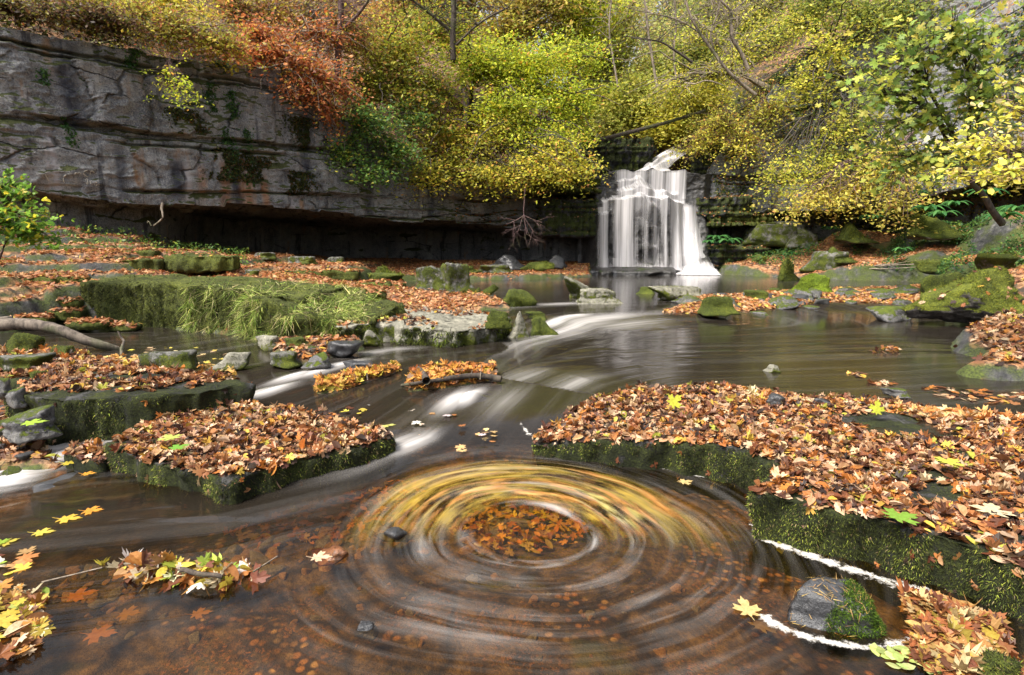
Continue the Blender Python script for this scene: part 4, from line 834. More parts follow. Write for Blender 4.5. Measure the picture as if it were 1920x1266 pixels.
# ---- leaves on the ground sheet
gv = np.stack([GX, GY, GZ], -1).reshape(-1, 3); gf = gridfaces(*GX.shape); gb = GB.ravel()
def region_px(poly, z=.2, extra=None):
    q = np.array([P(a, b, z) for a, b in poly]); return q
gc = gv[gf[:, 0]]; gbank = gb[gf[:, 0]]; wz0 = water_z(gc[:, 0], gc[:, 1]); keep = (gbank > .5)&(gc[:, 2] > wz0-.02)&(gc[:, 1] > 2)&(np.abs(gc[:, 0]) < 14)&(gc[:, 1] < 23)
def glit(name, lab, cond, n, smin, smax, shapes, pl, seed, hz=.04, thr=-.35, sc=1.3, bare=0):
    f = gf[keep&cond(gc[:, 0], gc[:, 1], gc[:, 2])]
    return litter_on(gv, f, n, lab, smin, smax, shapes, pl, hz, region=lambda c, nn: (fbm(c, sc, 3, 7+seed) > thr)*(1/(1+.02*c[:, 1]**2))**.3, nz=(.8, 1.1), seed=seed)
inb = lambda poly: (lambda x, y, z: poly_sd(x, y, poly) > -.1)
glit('x', 'carpet of orange-brown leaves over the left bank terraces', lambda x, y, z: ((x < -1.2)|((x < 3)&(y < 15)&(z > .38)))&(y > 6.8)&(poly_sd(x, y, LEFT) > 0), 60000, .05, .10, ('maple', 'dia', 'beech'), FARLIT, 61, thr=-.38)
glit('x', 'leaf drift along the foot of the cave by the back pool', lambda x, y, z: (x > -1.5)&(x < 3.5)&(y > 14), 9000, .06, .11, ('dia',), FARLIT, 62, thr=-.6)
glit('x', 'orange leaves caught between the stones of the gravel bar', inb(BAR), 26000, .05, .10, ('maple', 'beech', 'dia'), [(3,.50,.27,.12),(3,.42,.16,.05),(2,.6,.38,.22),(1,.14,.07,.05),(1,.58,.42,.08)], 63, thr=-.45)
glit('x', 'leaf carpet on the low bank at the right edge', lambda x, y, z: (x > 3)&(y < 9)&(poly_sd(x, y, RIGHT) > 0), 9000, .06, .11, ('maple', 'beech', 'maplecurl'), LITTER, 64, thr=-.7)
glit('x', 'leaves strewn up the ferny right bank', lambda x, y, z: (x > 3)&(y >= 9)&(poly_sd(x, y, RIGHT) > 0), 14000, .05, .10, ('maple', 'dia'), FARLIT, 65, thr=-.15)
glit('x', 'brown leaves heaped behind the long low slab', inb(MOUNDB), 5000, .05, .11, ('maple', 'beech', 'maplecurl'), LITTER, 66, thr=-.7)
glit('x', 'leaves in the stony clump below the grassy terrace', inb(MOUNDC), 900, .05, .1, ('maple', 'beech'), LITTER, 67, thr=-.4)
glit('x', 'orange leaf pile caught at the left of the branch jam', inb(MOUNDD[0][0]), 750, .06, .11, ('maple', 'maplecurl'), [(3,.62,.34,.08),(2,.5,.2,.06),(1,.6,.5,.08),(1,.15,.08,.04)], 68, thr=-.9, hz=.06)
glit('x', 'orange leaf pile caught against the dead branch in midstream', inb(MOUNDD[1][0]), 950, .06, .11, ('maple', 'maplecurl'), [(3,.62,.32,.07),(2,.5,.2,.06),(1,.6,.5,.08),(1.5,.15,.08,.04)], 69, thr=-.9, hz=.10)
# leaves on rock tops of the cliff near the fall, and along the hillside
cv = np.stack([X3, Y3, Z3], -1).reshape(-1, 3); cf = gridfaces(*X3.shape); cc = cv[cf[:, 0]]
litter_on(cv, cf[(cc[:, 0] > -2)&(cc[:, 0] < 12)&(cc[:, 1] > 12)&(cc[:, 2] > 1.9)], 5000, 'russet leaves resting on the rock ledges around the waterfall', .06, .12, ('dia', 'beech'), [(3,.42,.15,.05),(2,.5,.25,.12),(1,.2,.07,.03)], .05, nz=(.55, 1.1), seed=70)
# ------------------------------------------------------------------ waterfall
def fall_front(x, z, base=1.0):
    """how far (m) the step face stands out from y = 22.4 towards the viewer"""
    z = z+(.09*np.sin(x*2.1+1)+.05*np.sin(x*6.3)+.03*np.sin(x*13))*(z < 3.85)*(z > 1.0)
    r = 1.15+0*x
    r = r+.28*sstep(3.68, 3.58, z)*sstep(5.2, 4.7, x+.25*np.sin(z*9))
    r = r+.42*sstep(3.38+.1*np.sin(x*3), 3.2, z)*sstep(6.3, 5.8, x)*sstep(3.5, 4.4, x)
    r = r+.40*sstep(3.05, 2.93, z)*sstep(6.5, 6.1, x)
    r = r+.30*sstep(2.62, 2.5, z)*sstep(3.75, 3.5, x)
    r = r+base*(.9*sstep(.75, .45, z)*sstep(6.3, 5.6, x)+.16*sstep(1.0, .7, z))
    r = r+.9*sstep(3.4, .4, z)*sstep(5.9, 6.7, x)
    return r
fx = np.linspace(2.7, 7.9, 260); fz = np.linspace(-.2, 4.02, 240); FX, FZ = np.meshgrid(fx, fz)
pq = np.stack([FX.ravel(), 0*FX.ravel(), FZ.ravel()], -1)
rock_n = .10*fbm(pq, 1.2, 4, 201)+.06*fbm(pq*[1.4, 1, 1.6], 3, 4, 202)
edge = sstep(2.8, 3.3, FX)*sstep(7.8, 7.2, FX)
FY = 22.4-(fall_front(FX, FZ)*(.45+.55*edge)*1.0)-rock_n.reshape(FX.shape)+.05-.9*(1-edge)*0
top_n = 8; rowsT = [np.stack([FX[-1], FY[-1]+i*.35, FZ[-1]+.02*i], -1) for i in range(1, top_n)]
V = np.vstack([np.stack([FX, FY, FZ], -1).reshape(-1, 3)]+rowsT)
dkrock = rockmat('fall_rock', ((.012,.012,.014),(.035,.034,.034),(.09,.085,.08)), .30, ((.008,.014,.004),(.03,.05,.01),(.09,.12,.02)), .2, .9, .4, .2, streak=True)
FSH = -.24
fr = root('waterfall', (5.2+FSH, 21.5, .35), 'silky white waterfall dropping over dark stepped rock into the far pool', 'waterfall')
def child(name, V, F, mat, shift=True, **k):
    return link(name, mesh(name, np.asarray(V)-np.array([5.2 if shift else fr.location[0], 21.5, .35]), F, mat, **k), fr)
crest = lambda X, Z: (-.16*sstep(4.2, 3.4, X)-.10*sstep(6.0, 7.0, X)+.035*np.sin(X*5.1)+.02*np.sin(X*12))*sstep(3.2, 3.9, Z)
V[:, 2] += crest(V[:, 0], V[:, 2])
child('rock_steps', V, gridfaces(len(fz)+top_n-1, len(fx)), dkrock)
def fallmat():
    m = N('falling_water'); p = m.pos(); cov = m.n('Attribute', attribute_name='cov').outputs['Fac']
    s = m.noise(m.scale(p, (4.5, 1.0, .16)), 1.0, 5, .65, .25); s2 = m.noise(m.scale(p, (17, 1.4, .22)), 1.0, 4, .6, .2)
    t = m.math('ADD', m.math('MULTIPLY', s, .65), m.math('MULTIPLY', s2, .35))
    a = m.ramp(m.math('ADD', t, m.math('MULTIPLY', m.math('SUBTRACT', cov, .5), .55)), [(.31, 0.0), (.74, .96)])
    a = m.math('MULTIPLY', a, m.ramp(cov, [(0, 0.0), (.15, 1.0)]))
    c = m.mix(m.ramp(s2, [(.35, 0.0), (.65, 1.0)]), (.66, .64, .66), (.90, .88, .90))
    d = m.n('BsdfDiffuse', {'Color': c}); tr = m.n('BsdfTranslucent', {'Color': c})
    dd = m.n('MixShader', {0: .35, 1: d.outputs[0], 2: tr.outputs[0]})
    return m.fin(m.n('MixShader', {0: a, 1: m.n('BsdfTransparent').outputs[0], 2: dd.outputs[0]}).outputs[0])
M_fall = fallmat()
# curtain hugging the steps
cx = np.linspace(3.05, 7.55, 420); cz = np.linspace(.36, 4.0, 260); AX, AZ = np.meshgrid(cx, cz)
AY = 22.4-fall_front(AX, AZ, 0.0)-.35*np.clip((3.0-AZ)/2.6, 0, 1)**2*(AX < 6.2)
# below a shelf the water falls free: the sheet may not step back under it
AY = np.minimum.accumulate(AY[::-1], 0)[::-1]
AY = AY-.15-.05*np.sin(AX*7+2*np.sin(AX*2.3))-.06*fbm(np.stack([AX.ravel()*3, 0*AX.ravel(), AZ.ravel()*.3], -1), 1, 3, 203).reshape(AX.shape)
def bump1(x, a, b, w=.12): return sstep(a-w, a+w, x)*sstep(b+w, b-w, x)
vn = fbm(np.stack([AX.ravel()*1.5, 0*AX.ravel(), AZ.ravel()*.12], -1), 1, 3, 207).reshape(AX.shape)
cov = (.66+.5*vn)*bump1(AX, 4.0, 6.5)*sstep(3.0, 3.1, AZ)
cov = np.where(AZ < 3.08, (.52+.55*vn)*bump1(AX, 3.75, 6.3), cov)
cov = np.maximum(cov, .72*bump1(AX, 3.95, 5.9)*bump1(AZ, 2.98, 3.35, .05))
cov = np.maximum(cov, 1.0*bump1(AX+(2.9-AZ)*-.22*(AZ < 2.9), 5.85, 6.45, .2)*(AZ < 3.1))
cov = np.maximum(cov, .9*bump1(AX, 5.5, 6.5)*(AZ > 3.0))
cov = np.maximum(cov, .62*bump1(AX, 3.25, 3.62, .08)*(AZ < 2.66))
cov = np.maximum(cov, .7*bump1(AX, 3.4, 3.8, .1)*bump1(AZ, 2.5, 3.0, .1))
cov = np.where((AZ < 2.9)&(AZ > .9), cov*(1-.75*np.exp(-((AX-3.72)/.13)**2)), cov)
for gx, gw in ((4.62, .12), (5.0, .09), (5.42, .08), (5.72, .08)): cov = np.where(AZ < 2.7, cov*(1-.55*np.exp(-((AX-gx-.05*np.sin(AZ*2))/gw)**2)*sstep(2.8, 2.2, AZ)), cov)
for gx, gw in ((4.12, .12), (5.2, .11), (5.58, .05)): cov = np.where(AZ < 3.0, np.minimum(1, cov+.35*np.exp(-((AX-gx)/gw)**2)), cov)
cov = np.maximum(cov, sstep(.95, .40, AZ)*bump1(AX, 3.3, 7.3, .25)*.9)
cov = cov*sstep(3.05, 3.25, AX)*sstep(7.5, 7.3, AX)*(1-.35*sstep(3.9, 4.0, AZ))
child('water_curtain', np.stack([AX, AY, AZ+crest(AX, AZ)+.02], -1).reshape(-1, 3), gridfaces(*AX.shape), M_fall, attrs={'cov': cov.ravel()})
# thick flare on the right
t = np.linspace(0, 1, 90); u = np.linspace(0, 1, 40); T_, U_ = np.meshgrid(t, u, indexing='ij')
x0 = 6.35-.25*T_**1.3; x1 = 6.85+.75*T_**2.0; BX = x0+(x1-x0)*U_; BZ = 2.95-2.6*T_; BY = 20.95-.55*T_**1.4-.15*np.sin(U_*3.14)
child('side_chute', np.stack([BX, BY, BZ], -1).reshape(-1, 3), gridfaces(*BX.shape), M_fall, attrs={'cov': (.85*np.sin(np.clip(U_, .02, .98)*3.14)**.5*sstep(0, .12, T_)+.15*T_).ravel()})
# splash where it lands
u = np.linspace(0, 1, 200); v_ = np.linspace(0, 1, 24); U_, V_ = np.meshgrid(u, v_); DX = 3.3+4.15*U_; nb_ = fbm(np.stack([DX.ravel()*2, V_.ravel(), 0*DX.ravel()], -1), 1.5, 3, 209).reshape(DX.shape)
for k_, (y_, h_) in enumerate(((20.05, .30), (19.75, .16))):
    DZ = .37+h_*(1+.6*nb_)*(1-V_)*(.5+.8*sstep(.45, .85, U_)); DY = y_+.55*(1-V_)-.35*sstep(.6, .9, U_)
    child('splash', np.stack([DX, DY, DZ], -1).reshape(-1, 3), gridfaces(*DX.shape), M_fall, attrs={'cov': ((.35+.4*sstep(.3, 1, V_)+.3*sstep(.55, .8, U_))*sstep(0, .06, U_)*sstep(1, .94, U_)*sstep(0, .3, V_)).ravel()})
# upper chute
mid = [PD(1280,276,26.5), PD(1262,290,25.2), PD(1240,303,24), PD(1228,318,22.8), PD(1222,327,21.6)]
wd = [.62, .72, .62, .60, 1.0]; rowsU = []
tt = np.linspace(0, 4, 60)
for q in tt:
    i = min(int(q), 3); f = q-i; c = mid[i]*(1-f)+mid[i+1]*f; w = wd[i]*(1-f)+wd[i+1]*f
    rowsU.append([[c[0]+(uu-.5)*2*w*.8, c[1]+.10*math.cos(uu*9), c[2]+.18*math.sin(uu*3.14)+.05*math.sin(uu*17+q*3)] for uu in np.linspace(0, 1, 24)])
UC = np.array(rowsU); cu = np.sin(np.linspace(.05, .95, 24)*3.14)**.4
child('upper_chute', UC.reshape(-1, 3), gridfaces(60, 24), M_fall, shift=False, attrs={'cov': np.tile(cu*1.0, 60)})
Q = np.array([PD(1105,505,19.6),PD(1170,508,19.4),PD(1245,508,19.5),PD(1290,506,20.2),PD(1290,506,21.2),PD(1110,505,21.2)]); Q[:, 2] = .50
slab('rock_ledge', 'low dark wet ledge the waterfall lands on', 'rock ledge', Q, .5, .1, 'dark', .04, .04, seed=60)
# rock above the fall
for lab, fr_, ext, th, mt, i in [('dark mossy rock wall above and left of the waterfall lip', [(1085,262,23.6),(1150,250,23.4),(1225,262,23.6)], 1.6, 1.9, 'mossledge', 41),
                         ('leaf-strewn mossy rock right of the upper chute', [(1300,300,22.6),(1350,266,22.2),(1430,240,22.6)], 1.8, 1.6, 'mossledge', 42),
                         ('red-leafed rock shelf left of the waterfall lip', [(1000,338,21.0),(1060,336,20.9),(1128,330,21.0)], 1.0, .25, 'ledge', 43),
                         ('lower shelf of rock below the red-leafed shelf', [(990,352,20.8),(1060,350,20.7),(1120,350,20.8)], 1.0, .2, 'ledge', 44),
                         ('rounded dark rock shoulder left of the falling water', [(1010,372,20.6),(1060,366,20.4),(1118,378,20.6)], 1.0, 1.3, 'mossledge', 45),
                         ('leafy rock shelf halfway up right of the waterfall', [(1310,372,21.0),(1360,362,20.8),(1410,372,21)], .9, .7, 'mossledge', 46),
                         ('pale layered rock shelf right of the waterfall', [(1330,402,20.9),(1390,398,20.7),(1450,402,21)], .9, .45, 'ledge', 47),
                         ('dark mossy step at the foot of the wall right of the waterfall', [(1325,462,20.6),(1380,458,20.4),(1440,462,20.6)], .9, .8, 'mossledge', 48)]:
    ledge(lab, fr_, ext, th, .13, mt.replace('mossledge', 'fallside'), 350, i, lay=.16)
# ------------------------------------------------------------------ vegetation
def densify(pts, k=4):
    pts = np.array(pts); t = np.arange(len(pts)); T = np.linspace(0, len(pts)-1, k*len(pts)); 
    q = np.column_stack([np.interp(T, t, pts[:, i]) for i in range(3)]); kk = np.ones(5)/5
    return np.column_stack([np.convolve(np.pad(q[:, i], 2, 'edge'), kk, 'valid') for i in range(3)])
def barkmat(name, a, b):
    m = N(name); p = m.obj(); n = m.noise(m.scale(p, (6, 6, 1.5)), 3, 5, .7); n2 = m.noise(p, 2, 4, .6)
    c = m.mix(m.ramp(n, [(.35, 0.0), (.65, 1.0)]), a, b); c = m.mix(m.ramp(n2, [(.52, 0.0), (.65, .7)]), c, (.06,.08,.02))
    return m.fin(m.n('BsdfPrincipled', {'Base Color': c, 'Roughness': .9, 'Normal': m.bump(n, .6, .02)}).outputs[0])
BK_D = barkmat('dark_bark', (.02,.015,.012), (.09,.07,.055)); BK_L = barkmat('pale_bark', (.10,.08,.06), (.34,.28,.22)); BK_P = barkmat('purple_twig', (.06,.03,.035), (.20,.13,.12))
LSF = 1.3
def plant(kind, lab, cat, base, blobs, n, ls, pl, seed, trunk=.08, bark=None, clump=40, spread=.22, group=None, shapes=('dia',), parts=('trunk', 'crown'), limb=True, droop=0.12, twigvis=1.0, arch=.15, mat=None, tw=.008, up=.7):
    """blobs: (centre xyz, rx, ry, rz, weight). Trunk from base, limbs to every blob, twigs to clumps, leaves in sprays along the twigs"""
    rng = np.random.default_rng(seed); base = np.asarray(base, float); r = root(kind, base, lab, cat, group); clump0, spread0 = clump, spread
    chains = []; LP = []; LN = []; LD = []
    wsum = sum(b[4] for b in blobs)
    cen = np.mean([b[0] for b in blobs], 0); fork = base*.55+cen*.45; fork[2] = base[2]+(cen[2]-base[2])*.4
    tp = wob(base, fork, 7, .04, rng); chains.append((tp, np.linspace(trunk, trunk*.65, 7)))
    for c, rx, ry, rz, w in blobs:
        c = np.asarray(c, float); L = np.linalg.norm(c-fork); limbp = wob(fork, c, 9, .05, rng, arch); chains.append((limbp, np.linspace(trunk*.6, trunk*.15, 9)))
        for _ in range(4 if n > 6000 else 0):
            j = int(rng.integers(3, 8)); e_ = c+rng.normal(size=3)*np.array([rx, ry, rz])*.75+np.array([0, -ry*.6, 0]); chains.append((wob(limbp[j], e_, 8, .07, rng, .1), np.linspace(trunk*.30, trunk*.05, 8)))
        if n > 2500: clump, spread = clump0*1.5, spread0*1.5
        nc = max(3, int(n*(.8 if n > 6000 else 1)*w/wsum/clump))
        d = rng.normal(size=(nc, 3)); d /= np.linalg.norm(d, axis=1, keepdims=True); rad = rng.random(nc)**(1/2.4)*(1+.9*fbm(d*1.0, 2.3, 3, seed+5))*np.where(rng.random(nc) < .12, 1.35, 1.0)
        q = c+d*rad[:, None]*np.array([rx, ry, rz])
        st_ = limbp[rng.integers(4, 9, nc)]+rng.normal(size=(nc, 3))*.02
        q[:, 2] -= droop*rng.random(nc)*rz
        if twigvis > 0:
            for k in np.where(rng.random(nc) < twigvis)[0]:
                Lt = np.linalg.norm(q[k]-st_[k]); chains.append((wob(st_[k], q[k], 5, .06, rng, .08), np.linspace(tw*(1+.5*Lt), tw*.4, 5)))
        dirn = q-st_; Ld = np.linalg.norm(dirn, axis=1, keepdims=True)+1e-6; dirn = dirn/Ld
        perp = np.cross(dirn, [0, 0, 1]); perp /= np.linalg.norm(perp, axis=1, keepdims=True)+1e-6
        m = rng.poisson(clump, nc); k = np.repeat(np.arange(nc), m); tl = rng.uniform(-1, .35, len(k)); len_ = spread*2.2*rng.uniform(.6, 1.4, nc)[k]
        lat = rng.normal(size=len(k))*spread*(.35+.65*(1-np.abs(tl)))*.8
        pos = q[k]+dirn[k]*(tl*len_)[:, None]+perp[k]*lat[:, None]+rng.normal(size=(len(k), 3))*np.array([.03, .03, .05])*(spread/.22)
        pos[:, 2] -= droop*.3*np.abs(lat)+.15*droop*(tl+1)*len_
        LP.append(pos); LN.append(np.column_stack([rng.normal(size=len(k))*(1-up+.25), rng.normal(size=len(k))*(1-up+.25)-.25, np.abs(rng.normal(size=len(k))*.3+up)])); LD.append(perp[k]*np.sign(lat)[:, None]+dirn[k]*.6+rng.normal(size=(len(k), 3))*.5)
    LP = np.vstack(LP); LN = np.vstack(LN); LD = np.vstack(LD); nn = len(LP)
    V, F = tubes(chains, 5); link(parts[0], mesh(parts[0], V-base, F, bark or BK_D), r)
    # each spray keeps a tint of its own
    tint = 1+.55*fbm(LP, .9, 3, seed)[:, None]*np.array([1, .9, .6])
    col = np.clip(pal(nn, pl, rng, .28)*tint, 0, .9)
    link(parts[1], leaves(parts[1], LP-base, LN, ls*(LSF if ls < .14 and n > 2000 else 1)*(.55+.95*rng.random(nn)**1.5), col, list(shapes), mat or M_green, rng, LD), r)
    return r
def B(px, py, d, rw, rh, w=1.0, rd=None):        # blob from where it stands: bearing, height, distance, half sizes
    c = PD(px, py, d); k = d/FPX; return (c, rw*k, (rd if rd else max(rw, rh)*k*.9), rh*k, w)
def hbase(px, d):                                 # root point on the slope d metres behind the rock edge
    p, n = hill_pt(px, d); return p-np.array([0, 0, .1])
LIME = [(4,0.540,0.594,0.047),(3,0.378,0.486,0.041),(2,0.743,0.675,0.068),(1,0.189,0.270,0.034),(.4,0.743,0.378,0.068)]
GOLD = [(4,.68,.58,.08),(3,.52,.50,.06),(.7,.66,.38,.07),(1,.25,.29,.04)]
RUST = [(4,0.504,0.168,0.054),(2,0.624,0.288,0.108),(2,0.288,0.096,0.042),(1,0.540,0.432,0.072)]
GREEN = [(4,0.091,0.195,0.046),(3,0.156,0.286,0.052),(1.5,0.286,0.390,0.065),(.8,0.546,0.520,0.078)]
DULL = [(3,.12,.12,.03),(3,.20,.11,.05),(2,.30,.26,.04),(2,.09,.05,.035)]
HAZE_PALE = [(3,0.616,0.616,0.196),(3,0.448,0.532,0.140),(2,0.784,0.672,0.224),(1,0.700,0.476,0.224)]  # hazy glow of the far woods put into the leaf colours
YEL = [(4,0.720,0.600,0.096),(3,0.552,0.504,0.072),(1.5,0.336,0.360,0.060),(1,0.744,0.456,0.144)]
MAPL = [(4,.17,.27,.06),(3,.25,.33,.06),(2,.10,.17,.04),(1.5,.48,.46,.07)]
G_ = 'shrubs along the rim of the left cliff'
plant('bramble', 'dark purple-brown bramble thicket on the rim at the top left corner', 'shrub', hbase(60, 1), [B(20,15,12.5,70,28,1),B(130,25,13,80,26,1),B(220,45,13.5,60,26,1)], 9000, .07, DULL, 1, .03, BK_P, 22, .2, G_, twigvis=1, tw=.009)
plant('shrub', 'yellow-green shrub trailing over the cliff rim above the blue-black stain', 'shrub', hbase(260, .8), [B(260,30,14,60,34,1),B(340,55,14,60,36,1),B(420,80,14.5,50,34,1)], 9000, .07, [(3,.40,.38,.05),(2,.25,.22,.04),(2,.35,.14,.06),(1,.55,.45,.06)], 2, .03, BK_P, 22, .2, G_)
plant('shrub', 'sparse green sprig dangling in front of the cliff face', 'shrub', PD(300,95,14.6), [B(320,140,13.2,45,45,1,.2),B(345,165,13.1,45,30,.8,.2)], 420, .075, LIME, 3, .012, BK_P, 12, .16, None, twigvis=1, droop=.6, tw=.004)
plant('shrub', 'rust-orange shrub with tangled bare stems spilling over the rim', 'shrub', hbase(560, .8), [B(440,95,15.6,45,22,.5),B(610,60,17.5,60,40,.8),B(620,215,16.6,30,30,.3),B(560,175,16,40,26,.3),B(520,100,16,75,45,1),B(590,140,16.4,60,55,1),B(480,60,16,60,36,.8),B(640,170,16.8,45,40,.6)], 11000, .085, RUST, 4, .05, BK_L, 18, .24, G_, twigvis=1, tw=.011)
plant('shrub', 'reddish-brown shrub at the top behind the rust-orange one', 'shrub', hbase(480, 3), [B(450,15,18,90,40,1),B(560,30,18.5,90,45,1),B(650,60,19,70,55,1)], 13000, .085, [(3,.36,.18,.07),(3,.42,.34,.06),(2,.22,.10,.05),(1,.5,.44,.06)], 5, .06, BK_L, 24, .26, G_)
plant('shrub', 'yellow shrub at the very top above the purple bramble', 'shrub', hbase(280, 3), [B(180,0,16,90,34,1),B(320,5,16.5,90,36,1),B(60,-20,15,90,30,1)], 9000, .08, GOLD, 6, .05, BK_P, 24, .24, G_)
plant('shrub', 'dark green bush growing on the cliff edge below the lime tree', 'shrub', hbase(690, .3), [B(690,225,17.4,70,50,1),B(750,285,18,60,36,.8),B(650,290,16.9,40,26,.5),B(700,330,17.2,50,18,.3),B(780,220,19,50,40,.6)], 10000, .08, GREEN, 7, .05, BK_D, 30, .22)
plant('tree', 'big glowing lime-yellow beech filling the slope left of the waterfall', 'tree', hbase(900, 2.0), [B(900,110,20.5,90,60,1.2),B(1000,120,20.5,90,60,1.2),B(1075,185,20.5,58,60,1),B(960,200,19.8,80,50,1),B(1040,260,19.6,70,40,.8),B(1085,95,21.5,50,40,.7)], 46000, .085, LIME, 8, .16, BK_D, 44, .34, 'trees on the slope left of the waterfall', droop=.3)
plant('tree', 'yellow-green tree with thin dark limbs above the dark green bush', 'tree', hbase(760, 2.2), [B(740,90,20,90,55,1),B(800,160,19.5,70,55,1),B(700,160,19,60,50,.8),B(830,40,21,80,50,.8)], 30000, .085, [(3,.44,.42,.045),(3,.30,.34,.04),(1.5,.42,.22,.06),(1,.15,.2,.03)], 9, .13, BK_D, 36, .32, 'trees on the slope left of the waterfall', droop=.2)
plant('tree', 'orange-brown young tree with pale trunk at the top left of the woods', 'tree', hbase(640, 4), [B(640,20,24,80,50,1),B(700,60,23,60,50,1),B(560,10,24,60,40,.7)], 13000, .10, [(3,.44,.22,.08),(2,.46,.38,.06),(1,.25,.10,.05)], 10, .16, BK_L, 24, .34, 'trees on the slope left of the waterfall')
plant('tree', 'golden beech with low boughs sweeping down over the dark cave', 'tree', hbase(860, .8), [B(860,290,19.6,70,34,1),B(930,320,19.2,80,30,1),B(1010,310,18.8,75,32,1),B(1070,290,18.8,60,36,.8),B(800,320,19,50,30,.6),B(830,240,19.6,60,36,.8),B(930,250,19.5,60,30,.8)], 26000, .08, [(4,.64,.56,.07),(3,.48,.50,.06),(1,.60,.32,.07),(1,.22,.24,.03)], 11, .10, BK_D, 26, .28, 'trees on the slope left of the waterfall', droop=.5, tw=.009)
plant('shrub', 'russet bush in the shade behind the golden boughs', 'shrub', hbase(880, 1.0), [B(880,265,21,90,40,1),B(1000,250,21.5,80,36,1)], 7000, .09, [(3,.26,.09,.035),(2,.35,.16,.06),(1,.12,.05,.03)], 12, .05, BK_P, 26, .3)
G2 = 'woodland behind the waterfall'
wood = [(1150,60,30,80,80,HAZE_PALE,'tree with haze-paled leaf colours straight above the waterfall'),(1230,130,32,80,70,HAZE_PALE,'pale yellow-green tree filling the gap in the ravine'),(1310,60,30,90,80,[(3,.22,.30,.07),(3,.34,.36,.08),(1,.5,.4,.1)],'dull green tree top right of the ravine gap'),(1180,190,27,70,45,[(3,.46,.44,.08),(2,.32,.36,.06)],'low yellow shrub wood just above the fallen trunk'),
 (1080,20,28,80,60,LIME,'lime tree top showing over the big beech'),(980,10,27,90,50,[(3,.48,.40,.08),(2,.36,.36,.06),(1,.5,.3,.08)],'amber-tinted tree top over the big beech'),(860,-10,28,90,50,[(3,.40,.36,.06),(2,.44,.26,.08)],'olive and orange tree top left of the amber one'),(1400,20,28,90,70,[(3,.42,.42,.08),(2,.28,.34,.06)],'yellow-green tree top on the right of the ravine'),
 (760,-10,27,90,50,[(3,.44,.36,.06),(2,.44,.22,.07)],'orange-tinged tree top at the upper left of the woods'),(1120,-30,38,120,80,HAZE_PALE,'very pale distant tree at the top of the picture'),(1250,-20,40,120,90,HAZE_PALE,'haze-paled distant tree behind the bare branches'),(1370,-40,38,120,80,HAZE_PALE,'haze-paled distant tree at the top right of the gap'),(1280,200,26,80,45,[(3,.50,.46,.06),(2,.36,.36,.05)],'yellow bush wood above the upper chute'),(1120,150,30,60,60,[(3,.36,.42,.08),(2,.46,.44,.08)],'green-gold sapling group beside the big beech')]
for i, (px, py, d, rw, rh, pl, lab) in enumerate(wood):
    c = PD(px, py, d); gz0 = 4.0+.2*max(0, d-22)+ (0 if 1050 < px < 1350 else 1.5)
    plant('tree', lab, 'tree', (c[0]+.3, c[1], gz0), [B(px,py,d,rw,rh,1),B(px-30,py+rh*.9,d,rw*.7,rh*.6,.6),B(px+35,py-rh*.7,d,rw*.7,rh*.6,.6)], 15000, .13, pl, 40+i, .14, BK_L, 40, .5, G2, twigvis=.6, tw=.014)
def bare(kind, lab, lines, seed, mat=None, ntw=26, L=.9):
    rng = np.random.default_rng(seed); ch = []; b0 = PD(*lines[0][0][0]); r = root(kind, b0, lab, 'tree', 'bare trees over the ravine')
    for pts, r0, r1_ in lines:
        q = densify([PD(*p) for p in pts], 4); ch.append((q, np.linspace(r0, r1_, len(q))))
        for _ in range(ntw):
            j = int(rng.integers(len(q)//4, len(q))); dv = rng.normal(size=3)*[1, .5, .8]+[0, 0, .25]; dv /= np.linalg.norm(dv); l = L*rng.uniform(.4, 1.3); e = q[j]+dv*l
            w_ = wob(q[j], e, 6, .08, rng, .05); ch.append((w_, np.linspace(.014, .004, 6)))
            for _ in range(2): k = int(rng.integers(2, 5)); dv2 = dv+rng.normal(size=3)*.6; ch.append((wob(w_[k], w_[k]+dv2*l*.5, 4, .08, rng), np.linspace(.008, .003, 4)))
    V, F = tubes(ch, 5); link('limbs', mesh('limbs', V-b0, F, mat or BK_L), r)
bare('bare_tree', 'crooked pale tree with forked bare limbs right of the ravine gap', [([(1420,180,20.5),(1400,165,20.5),(1365,135,20.4),(1340,100,20.4),(1310,60,20.3),(1290,20,20.3),(1280,-20,20.3)], .07, .03), ([(1340,100,20.4),(1330,60,20.2),(1345,30,20.2),(1350,0,20.2)], .035, .015), ([(1310,60,20.3),(1280,40,20.2),(1240,28,20.1),(1200,20,20)], .03, .01)], 501)
bare('bare_tree', 'upright bare trunk with a kink right of the crooked pale tree', [([(1405,135,20.3),(1392,100,20.3),(1372,75,20.2),(1370,40,20.2),(1374,22,20.2),(1355,4,20.2),(1330,-20,20.2)], .07, .035), ([(1374,22,20.2),(1400,0,20.2),(1410,-20,20.2)], .03, .02)], 502)
bare('bare_tree', 'dark bare limb arching left over the ravine', [([(1300,118,19.8),(1290,110,19.8),(1262,92,19.8),(1245,80,19.8),(1225,75,19.8),(1200,73,19.8),(1170,66,19.8)], .05, .012)], 503, BK_D, 14, .7)
bare('bare_tree', 'slim pale trunks leaning together at the top of the ravine gap', [([(1235,180,24),(1225,120,24),(1215,60,24),(1210,0,24),(1200,-30,24)], .06, .04), ([(1160,170,25),(1150,110,25),(1140,50,25),(1150,-20,25)], .05, .03), ([(1270,160,24),(1262,100,24),(1270,40,24),(1262,-20,24)], .05, .03)], 504)
bare('bare_tree', 'dark trunk rising behind the lime-yellow beech', [([(850,120,19),(848,60,19),(852,20,19),(846,-30,19)], .10, .08), ([(848,60,19),(800,20,18.8),(760,-10,18.6)], .05, .03), ([(850,90,19),(900,40,18.6),(960,10,18.4)], .04, .02)], 505, BK_D, 20, 1.0)
